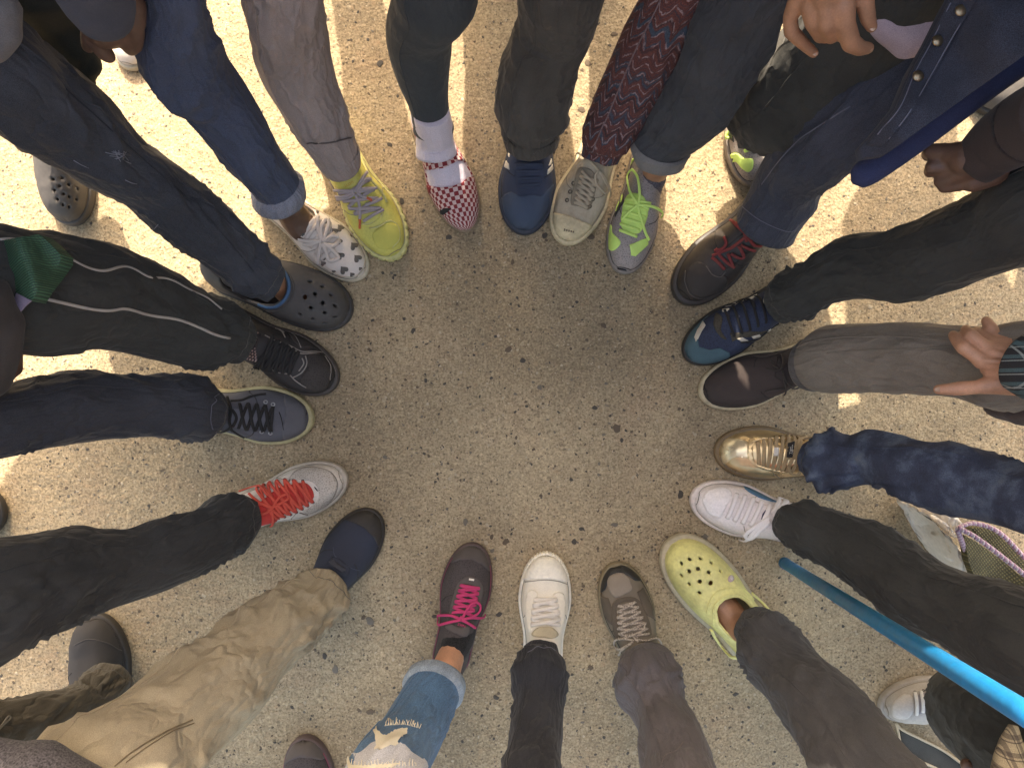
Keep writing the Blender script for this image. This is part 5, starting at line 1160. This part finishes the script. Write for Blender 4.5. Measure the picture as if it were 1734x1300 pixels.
s.line('blue_rim', cp(cI, [(560, 30), (620, 70), (675, 140), (700, 220), (690, 310), (645, 380), (570, 432), (480, 430), (420, 405)]), .0034, blr, .0015); s.line('collar_ridge', cp(cI, [(620, 50), (700, 130), (740, 230), (725, 340), (680, 410), (600, 465), (500, 465)]), .0022, cf, .0005)
hand(p, [[(498, 497, .05, .029), (486, 490, .062, .028), (474, 483, .078, .024), (456, 470, .125, .021)]], skin_m, .0035, 'body')
ho2 = cp(cE, [(355, 212), (413, 203), (397, 257), (457, 250), (513, 273), (363, 285), (424, 310), (462, 330), (511, 346), (384, 346), (420, 383), (461, 397)])
s = clog(p, (124, 381), (112, 170), 78, cf, mat('charcoal_sole', (70, 66, 63), 'plastic', .7), ho2, 2.6, [(80, 255), (100, 240), (130, 240), (150, 255), (150, 200), (115, 175), (80, 200)], 20.5, rim=.002)
Leg(p, [(62, 262, 128, 222, .13), (20, 240, 80, 180, .25), (-60, 200, 0, 110, .42)], mat('dark_brown_denim', (66, 60, 54), 'denim'), amp=.004, seed=20.7, out=.1)
jb = mat('black_jacket_cloth', (57, 58, 52), 'cloth', var=.1)
hand(p, [[(140, 128, .44, .012), (150, 110, .45, .02), (120, 70, .47, .04), (85, 20, .5, .05), (60, -40, .55, .07)], [(158, 142, .43, .006), (140, 120, .45, .018)], [(100, 50, .48, .04), (112, 20, .48, .02), (120, 0, .5, .02)]], jb, .006, 'jacket_tail')
hand(p, [[(-10, 20, .74, .03), (2, 52, .73, .022), (-14, 78, .72, .02)]], mat('grey_sleeve', (108, 104, 102), 'cloth'), .004, 'sleeve')

# --- white shoe with grey hearts, rolled jeans (two feet)
p = person('person in rolled-up blue jeans wearing a white shoe printed with grey hearts', 560, 410)
bj = mat('indigo_denim', (70, 77, 95), 'denim', c2=(88, 96, 114), var=.1); bjc = mat('indigo_inside', (126, 129, 140), 'denim', c2=(138, 141, 150))
leg = Leg(p, [(435, 354, 512, 322, .155), (431, 332, 504, 296, .19), (393, 287, 474, 250, .26), (340, 228, 440, 185, .34), (292, 175, 410, 137, .4), (246, 138, 382, 97, .46), (222, 85, 366, 58, .52), (222, 30, 348, 18, .58), (225, -40, 335, -40, .64)], bj, amp=.005, seed=22, freq=11, out=.3, calm=.042)
hipA22 = leg.hip
leg.cuff(0, .042, .007, bjc, 'cuff', lab='rolled-up paler denim cuff')
leg.line('side_seam', [(437, 335), (400, 290), (350, 238), (300, 184), (256, 146)], .0016, mat('indigo_thread', (86, 90, 104), 'canvas'))
hw = mat('printed_canvas', (218, 206, 194), 'canvas', var=.06, dirt=.12); hgm = mat('grey_print', (100, 94, 88), 'canvas'); hs_ = mat('cream_sole', (186, 174, 150), 'rubber', dirt=.3)
def heart_shoe(par, toe, heel, W, seed, op=None):
    return Shoe(par, toe, heel, W, hw, hs_, 'canvas', rim=.0035, sole_t=.018, seed=seed, hs=.95, opening=op, lining=None, toep=2.3, seam='pale')
s = heart_shoe(p, (617, 466), (442, 317), 82, 22, cp(cF, [(700, 800), (760, 720), (820, 640), (850, 640), (830, 560), (740, 440), (600, 300), (420, 300), (400, 430), (480, 600), (560, 720), (650, 820)]))
for (x, y, r) in ((1065, 735, 34), (1010, 770, 32), (1175, 788, 30), (1187, 902, 36), (1220, 1015, 36), (1055, 862, 26), (1095, 1122, 38), (1170, 1165, 22), (920, 1000, 32), (1065, 992, 34), (815, 752, 24), (905, 1062, 24), (862, 575, 24), (940, 672, 24), (725, 792, 14), (1245, 1110, 16), (1000, 1140, 18)):
    cx, cy = c1(cF, x, y); s.patch('heart_print', heart(cx, cy, r*1.18/5.416, 140), hgm, .0006, thick=.001, step=.003)
s.line('toe_welt', cp(cF, [(880, 1080), (980, 1140), (1100, 1185), (1200, 1180), (1270, 1110), (1290, 1000), (1230, 860)]), .0014, hs_)
s.patch('tongue', cp(cF, [(688, 800), (712, 760), (830, 628), (868, 640), (905, 720), (860, 850), (750, 835)]), hw, .003)
s.patch('heart_print', heart(*c1(cF, 812, 752), 5, 140), hgm, .0048, step=.003); s.patch('heart_print', heart(*c1(cF, 724, 792), 3, 140), hgm, .0048, step=.003)
hl = mat('pale_lace', (196, 184, 174), 'canvas', var=.05)
s.lace(hl, .0085, .0028, s.rows(c1(cF, 880, 1030), c1(cF, 740, 850), c1(cF, 1060, 850), c1(cF, 900, 660), 4, 'bar', .0035), [cp(cF, [(885, 860), (860, 760), (840, 660), (850, 640)]), cp(cF, [(890, 850), (880, 740), (920, 670), (945, 690), (920, 800), (890, 860)]), cp(cF, [(885, 860), (790, 850), (690, 830)]), cp(cF, [(880, 850), (780, 880), (730, 870)]), cp(cF, [(885, 870), (870, 960), (868, 1055)]), cp(cF, [(890, 870), (930, 940), (970, 1030), (1050, 1010), (980, 930), (900, 870)]), cp(cF, [(900, 860), (980, 810), (1040, 830)]), cp(cF, [(900, 870), (990, 900), (1030, 880)])], lift=.007)
hand(p, [[(530, 400, .045, .028), (512, 384, .06, .03), (500, 370, .078, .03), (488, 352, .11, .0275), (476, 333, .165, .029)]], skin_d, .003, 'body')
s2 = heart_shoe(p, (219, 116), (262, -80), 78, 22.5)
hand(p, [[(185, -10, .66, .03), (180, 40, .64, .03), (165, 70, .625, .0125), (176, 88, .61, .011), (184, 96, .6, .009)], [(185, 20, .65, .028), (205, 55, .635, .014), (214, 70, .62, .012), (222, 82, .6, .01)], [(195, 0, .65, .028), (222, 35, .635, .014), (229, 55, .62, .012), (228, 78, .6, .01)], [(170, 20, .65, .026), (152, 62, .63, .011), (150, 78, .61, .009)], [(205, -20, .66, .026), (228, 12, .645, .014), (232, 40, .63, .011)]], skin_d, .0026, 'hand')
tube('sleeve', [P(176, 28, .66), P(166, 0, .69), P(150, -40, .73), P(140, -90, .78)], [.034, .041, .045, .048], mat('slate_blue_sleeve', (74, 76, 86), 'cloth'), p, 26, n=20)

# --- lime runner
p = person('person in taupe trousers wearing a lime yellow running shoe with grey laces', 630, 360)
tp = mat('taupe_cotton', (150, 136, 130), 'cloth', var=.1)
leg = Leg(p, [(553, 296, 608, 276, .11), (534, 270, 607, 256, .14), (514, 240, 603, 234, .18), (489, 205, 593, 200, .22), (471, 173, 580, 165, .26), (448, 130, 564, 127, .31), (432, 91, 554, 88, .36), (424, 58, 548, 50, .41), (410, 0, 542, 0, .48), (400, -60, 540, -60, .54)], tp, amp=.005, seed=23, freq=11, calm=.05)
hipA23 = leg.hip
leg.line('turn_up_edge', cp(cB, [(470, 948), (560, 956), (640, 950), (700, 935), (790, 910)]), .0016, mat('taupe_thread', (92, 82, 78), 'canvas'))
leg.cuff(0, .055, .0025, tp, 'turn_up')
lime = mat('lime_synthetic', (204, 196, 100), 'leather', .6, var=.06, dirt=.1); lim2 = mat('lime_shade', (196, 188, 94), 'suede'); lcr = mat('lime_sole', (196, 190, 126), 'rubber', dirt=.2)  # toe panel is a slightly duller lime suede
s = Shoe(p, (676, 434), (556, 233), 86, lime, lcr, 'sneaker', rim=.0045, sole_t=.026, seed=23, ribs=(.5, .017, .0009), bend=-.03, seam='pale')
s.patch('toe_panel', cp(cF, [(1360, 790), (1440, 720), (1540, 690), (1600, 740), (1610, 850), (1550, 920), (1440, 930), (1380, 880)]), lim2, .0012); s.line('toe_seam', cp(cF, [(1260, 700), (1340, 690), (1440, 620), (1450, 590)]), .0022, lcr); s.line('toe_seam', cp(cF, [(1330, 740), (1420, 720), (1520, 670), (1590, 720), (1605, 830), (1540, 920)]), .0014, lcr)
s.patch('tongue', cp(cF, [(980, 300), (1100, 290), (1180, 230), (1235, 175), (1260, 300), (1420, 560), (1420, 650), (1290, 690), (1180, 600), (1080, 400)]), lime, .0022)
s.line('side_trim', cp(cF, [(1235, 60), (1290, 180), (1340, 290), (1450, 420), (1490, 500)]), .003, lcr); s.line('side_trim', cp(cF, [(950, 350), (1060, 490), (1120, 640), (1200, 780)]), .0022, lcr)
gl = mat('grey_lace', (158, 146, 144), 'canvas', var=.05)
s.lace(gl, .0068, .0026, s.rows(c1(cF, 1190, 610), c1(cF, 1060, 420), c1(cF, 1440, 560), c1(cF, 1330, 300), 4, 'both', .004), [cp(cF, [(1190, 390), (1100, 385), (1010, 400), (990, 350), (950, 320)]), cp(cF, [(1195, 400), (1110, 440), (1045, 460), (1060, 480), (1150, 450), (1200, 410)]), cp(cF, [(1200, 390), (1240, 310), (1290, 240)]), cp(cF, [(1210, 400), (1280, 300), (1330, 300)]), cp(cF, [(1210, 410), (1300, 390), (1380, 380)]), cp(cF, [(1200, 420), (1235, 500), (1250, 600), (1250, 650)]), cp(cF, [(1215, 410), (1260, 440), (1310, 465)]), cp(cF, [(1290, 520), (1360, 500), (1430, 470)]), cp(cF, [(1280, 670), (1370, 610), (1450, 570)])], lift=.007)
oran = mat('orange_tip', (190, 92, 52), 'plastic'); s.line('lace_tip', [c1(cF, 1250, 645)+(.007,), c1(cF, 1252, 690)+(.006,), c1(cF, 1248, 735)+(.004,)], .0026, oran); s.line('lace_tip', [c1(cF, 1300, 455)+(.008,), c1(cF, 1345, 482)+(.008,)], .0026, oran)
s.text('icon', c1(cF, 1145, 330), -32, 9, mat('orange_print', (196, 150, 62), 'canvas'), .0036)

# ================================================================== loose things
pole = tag(tube('pole', [P(1330, 954, .011), P(1734, 1206, .93), P(1800, 1247, 1.02)], [.0112, .0112, .0112], mat('blue_plastic', (0, 148, 214), 'plastic', .42, var=.08, dirt=.08), None, 24), 'bright blue plastic pole slanting up from the ground beside the black trousers', 'pole')
tube('joint_ring', [P(1700, 1184.8, .8525), P(1704, 1187.3, .8615)], .0118, mat('blue_ring', (20, 110, 165), 'plastic', .5), pole, 24)
cap = tube('end_cap', [P(1327.5, 952.4, .004), P(1332, 955.2, .016)], .0119, mat('blue_cap', (40, 120, 170), 'plastic', .5), pole, 24)
bag = thing('plastic_bag', 'crumpled white plastic bag lying between marbled jeans and black trousers', 'bag', P(1575, 905, 0))
wb = mat('white_plastic_film', (222, 212, 198), 'plastic', .5, var=.06)
def sheetbag(name, rows_, m, par, amp, seed):
    """closed bulging sack: list of (px,py,z,half-width px along dir,height)"""
    V, Fc = [], []; ns = 28
    rows2 = crom(rows_, 40)
    for i, (x, y, z, hw_, hh, ang) in enumerate(rows2):
        k = (H-z)/F; c = P(x, y, z); a0 = R(ang); e = Vector((math.cos(a0), -math.sin(a0), 0))
        for j in range(ns):
            a = 2*math.pi*j/ns; n_ = amp*nz(i*.35+seed, math.cos(a)*2.2, math.sin(a)*2.2)+amp*.6*nz(i*.9, math.cos(a)*5, math.sin(a)*5+seed)
            V.append(c+e*(hw_*k*math.cos(a)*(1+n_*8))+Vector((0, 0, max(-z+.002, hh*math.sin(a)+n_))))
    for i in range(39):
        for j in range(ns): Fc.append((i*ns+j, i*ns+(j+1) % ns, (i+1)*ns+(j+1) % ns, (i+1)*ns+j))
    Fc.append(tuple(range(ns))[::-1]); Fc.append(tuple(39*ns+j for j in range(ns)))
    return obj(name, V, Fc, m, par)
sheetbag('bag_body', [(1545, 862, .03, 22, .02, 60), (1556, 880, .05, 30, .045, 60), (1575, 905, .07, 48, .07, 60), (1600, 935, .07, 50, .07, 60), (1640, 965, .05, 40, .05, 60)], wb, bag, .018, 3)
sheetbag('bag_handle', [(1523, 850, .02, 8, .012, 70), (1540, 858, .03, 20, .02, 70), (1570, 862, .05, 24, .03, 70), (1600, 872, .06, 22, .03, 70), (1620, 890, .05, 18, .03, 70)], wb, bag, .008, 8)
sheetbag('bag_knot', [(1580, 872, .085, 5, .006, 20), (1588, 880, .1, 9, .014, 20), (1600, 892, .1, 10, .014, 20), (1612, 908, .09, 6, .01, 20)], mat('white_film_edge', (232, 224, 212), 'plastic', .45), bag, .006, 5)
bk = thing('straw_basket', 'olive woven straw basket with braided pink and white rim', 'basket', P(1690, 950, 0))
def weave():
    m = NT('olive_straw'); co = m.coord(); mp = m.n('ShaderNodeMapping'); mp.inputs['Rotation'].default_value = (0, 0, .9); m.l(co, mp.inputs['Vector'])
    w1 = m.n('ShaderNodeTexWave', i_Scale=55.0, i_Distortion=1.5); m.l(mp.outputs[0], w1.inputs['Vector']); w2 = m.n('ShaderNodeTexWave', i_Scale=70.0, i_Distortion=.8, bands_direction='Y'); m.l(mp.outputs[0], w2.inputs['Vector'])
    hgt = m.math('MULTIPLY', w1.outputs['Fac'], w2.outputs['Fac']); n_ = m.noise(co, 60, 4)
    c = m.mix(hgt, lin((74, 68, 44)), lin((128, 116, 74))); c = m.mix(1.0, c, m.ramp(n_, [(.3, gray(.7)), (.7, gray(1.2))]), 'MULTIPLY'); m.setc(c); m.put(Roughness=.8); m.bump(hgt, .6, .003); return m.m
slab('basket_side', [(1632, 905), (1655, 918), (1700, 950), (1740, 985), (1790, 1040), (1760, 1080), (1700, 1010), (1655, 990), (1640, 950)], lambda x, y: .17+.012*math.sin(x*.04), .02, weave(), bk, 7)
slab('basket_side', [(1640, 893), (1670, 892), (1710, 912), (1760, 965), (1800, 1020), (1770, 1030), (1735, 972), (1700, 940), (1660, 912)], lambda x, y: .12, .02, weave(), bk, 7)
pk = mat('pink_braid', (176, 140, 160), 'canvas'); pk2 = mat('pale_braid', (206, 186, 190), 'canvas')
def braid(pts, r, par):
    c = crom([tuple(P(*q)) for q in pts], 150); V, Fc, V2, F2 = [], [], [], []
    for ph, (VV, FF) in ((0, (V, Fc)), (math.pi, (V2, F2))):
        tube_geo([Vector(q)+Vector((0, 0, r*math.sin(i*.9+ph)))+Vector((r*.7, r*.7, 0))*math.cos(i*.9+ph)*.8 for i, q in enumerate(c)], r*.85, 6, VV, FF)
    b = obj('braided_rim', V, Fc, pk, par); obj('braid_strand', V2, F2, pk2, b)
for pts in ([(1622, 893, .19), (1650, 908, .19), (1700, 945, .19), (1740, 978, .19), (1790, 1030, .19)], [(1623, 892, .18), (1650, 886, .16), (1690, 900, .15), (1735, 945, .15), (1790, 1010, .15)], [(1621, 896, .185), (1632, 925, .17), (1645, 950, .15), (1660, 975, .13)]): braid(pts, .0032, bk)
st = thing('shoulder_strap', 'flat dark strap with cream edges lying beside the small white sneaker', 'strap', P(1580, 1265, 0))
dk = mat('dark_webbing', (70, 68, 62), 'cloth'); ce = mat('cream_piping', (186, 168, 138), 'canvas')
a, b = [(1525, 1233), (1558, 1250), (1600, 1272), (1642, 1303), (1680, 1335)], [(1527, 1262), (1560, 1288), (1590, 1303), (1620, 1330), (1650, 1360)]
slab('webbing', a+b[::-1], lambda x, y: .012+.006*math.sin(x*.05), .006, dk, st, 8)
tube('edge_piping', [P(x, y, .014+.006*math.sin(x*.05)) for x, y in [(1517, 1222)]+a], .0026, ce, st, 8, n=40); tube('edge_piping', [P(x, y, .014+.006*math.sin(x*.05)) for x, y in [(1517, 1222), (1522, 1242)]+b], .0026, ce, st, 8, n=40)
tube('strap_end', [P(1508, 1240, .01), P(1514, 1252, .016), P(1522, 1262, .012)], .003, ce, st, 8, n=12)
def netm():
    m = NT('green_net'); co = m.coord(); mp = m.n('ShaderNodeMapping'); mp.inputs['Rotation'].default_value = (0, 0, -.35); m.l(co, mp.inputs['Vector'])
    w1 = m.n('ShaderNodeTexWave', i_Scale=100.0, i_Distortion=2.0, bands_direction='Y'); w1.inputs['Detail Scale'].default_value = .3; m.l(mp.outputs[0], w1.inputs['Vector']); w2 = m.n('ShaderNodeTexWave', i_Scale=130.0, i_Distortion=2.0); m.l(mp.outputs[0], w2.inputs['Vector'])
    h_ = m.math('MULTIPLY', w1.outputs['Fac'], m.math('MULTIPLY_ADD', w2.outputs['Fac'], .5, .5)); c = m.mix(h_, lin((38, 62, 48)), lin((72, 116, 86))); m.setc(c); m.put(Roughness=.7); m.bump(h_, .6, .0015); return m.m
nb = thing('mesh_bag', 'green mesh bag with a lilac tag hanging over the black track trousers', 'bag', P(50, 460, 0))
netz = lambda x, y: .57+.035*math.sin(max(0, min(1, (x+20)/125))*math.pi)+.012*math.sin((x*.8-y*.35)*.09)+.005*nz(x*.04, y*.04, 2)
nbo = slab('bag_body', [(-40, 415), (0, 408), (30, 402), (66, 397), (82, 410), (103, 432), (102, 444), (84, 468), (66, 490), (54, 510), (30, 498), (14, 492), (-40, 485)], netz, .03, netm(), nb, 6)
slab('tag', [(27, 496), (52, 509), (40, 520), (28, 535), (23, 527), (25, 520), (21, 513)], lambda x, y: netz(x, y)+.004, .003, mat('lilac_tag', (146, 132, 152), 'cloth', var=.06), nb, 4)

# ================================================================== the standing figures on the sunny side, whose bodies shade the ring
pp = {o['label']: o for o in bpy.data.objects if o.name.startswith('person')}
def who(key): return next(o for l, o in pp.items() if key in l)
sh = {k: mat('shirt_'+k, c, 'cloth') for k, c in (('grey', (110, 108, 106)), ('red', (120, 50, 48)), ('blue', (60, 74, 104)), ('white', (190, 186, 178)), ('black', (48, 48, 48)), ('olive', (92, 90, 66)), ('teal', (60, 96, 100)))}
sm_, rm_ = mat('plain_trainer', (90, 86, 82), 'suede'), black_r
for key, hip, shirt, tr, hgt, side, back, turn in (
        ('checked slip-on', hipA1, 'teal', 'black_leggings', 1.04, -1, .24, 0), ('plain dark blue suede', hipA2, 'black', 'dark_brown_cotton', 1.1, 1, .26, 0), ('zigzag', hipA3, 'red', 'zigzag_knit', 1.04, 1, .15, 0),
        ('neon green', hipA4, 'olive', 'black_cotton', 1.07, -1, .2, 0), ('boot with red laces', hipA6, 'white', 'navy_denim', 1.06, 1, .25, 0), ('teal toe', hipA7, 'grey', 'black_cotton', 1.07, 1, .25, 0),
        ('lime', hipA23, 'white', 'taupe_cotton', 1.09, -1, .26, 0), ('grey hearts', hipA22, 'blue', 'indigo_denim', 1.08, 1, .25, 0), ('charcoal grey foam', hipA20, 'black', 'charcoal_denim', 1.1, 1, .25, 0), ('track trousers', hipA19, 'olive', 'black_cotton', 1.08, -1, .25, 0)):
    tm_ = MATS.get(tr) or bpy.data.materials[tr]
    upper_body(who(key), hip, sh[shirt], skin_m if side > 0 else skin_l, hair_m, tm_, height=hgt, side=side, back=back, shoe_m=sm_, sole_m=rm_, second=key not in ('neon green', 'grey hearts', 'charcoal grey foam', 'track trousers'), turn=turn, coat={'lime': .38, 'grey hearts': .46, 'charcoal grey foam': .54, 'boot with red laces': .46, 'teal toe': .46, 'track trousers': .54, 'plain dark blue suede': .46}.get(key, 0))

done = set()
for key in ('checked slip-on', 'plain dark blue suede', 'zigzag', 'neon green', 'boot with red laces', 'teal toe', 'lime', 'grey hearts', 'charcoal grey foam', 'track trousers'): done.add(who(key).name)
cyc = ['grey', 'blue', 'white', 'olive', 'black', 'red', 'teal']
for i, (nm_, (par_, hip_, tm_)) in enumerate(sorted(HIPS.items())):
    if nm_ in done: continue
    upper_body(par_, hip_, sh[cyc[i % 7]], skin_m if i % 2 else skin_l, hair_m, tm_, height=.96+.02*(i % 4), side=1 if i % 2 else -1, second=False, lean=.0)
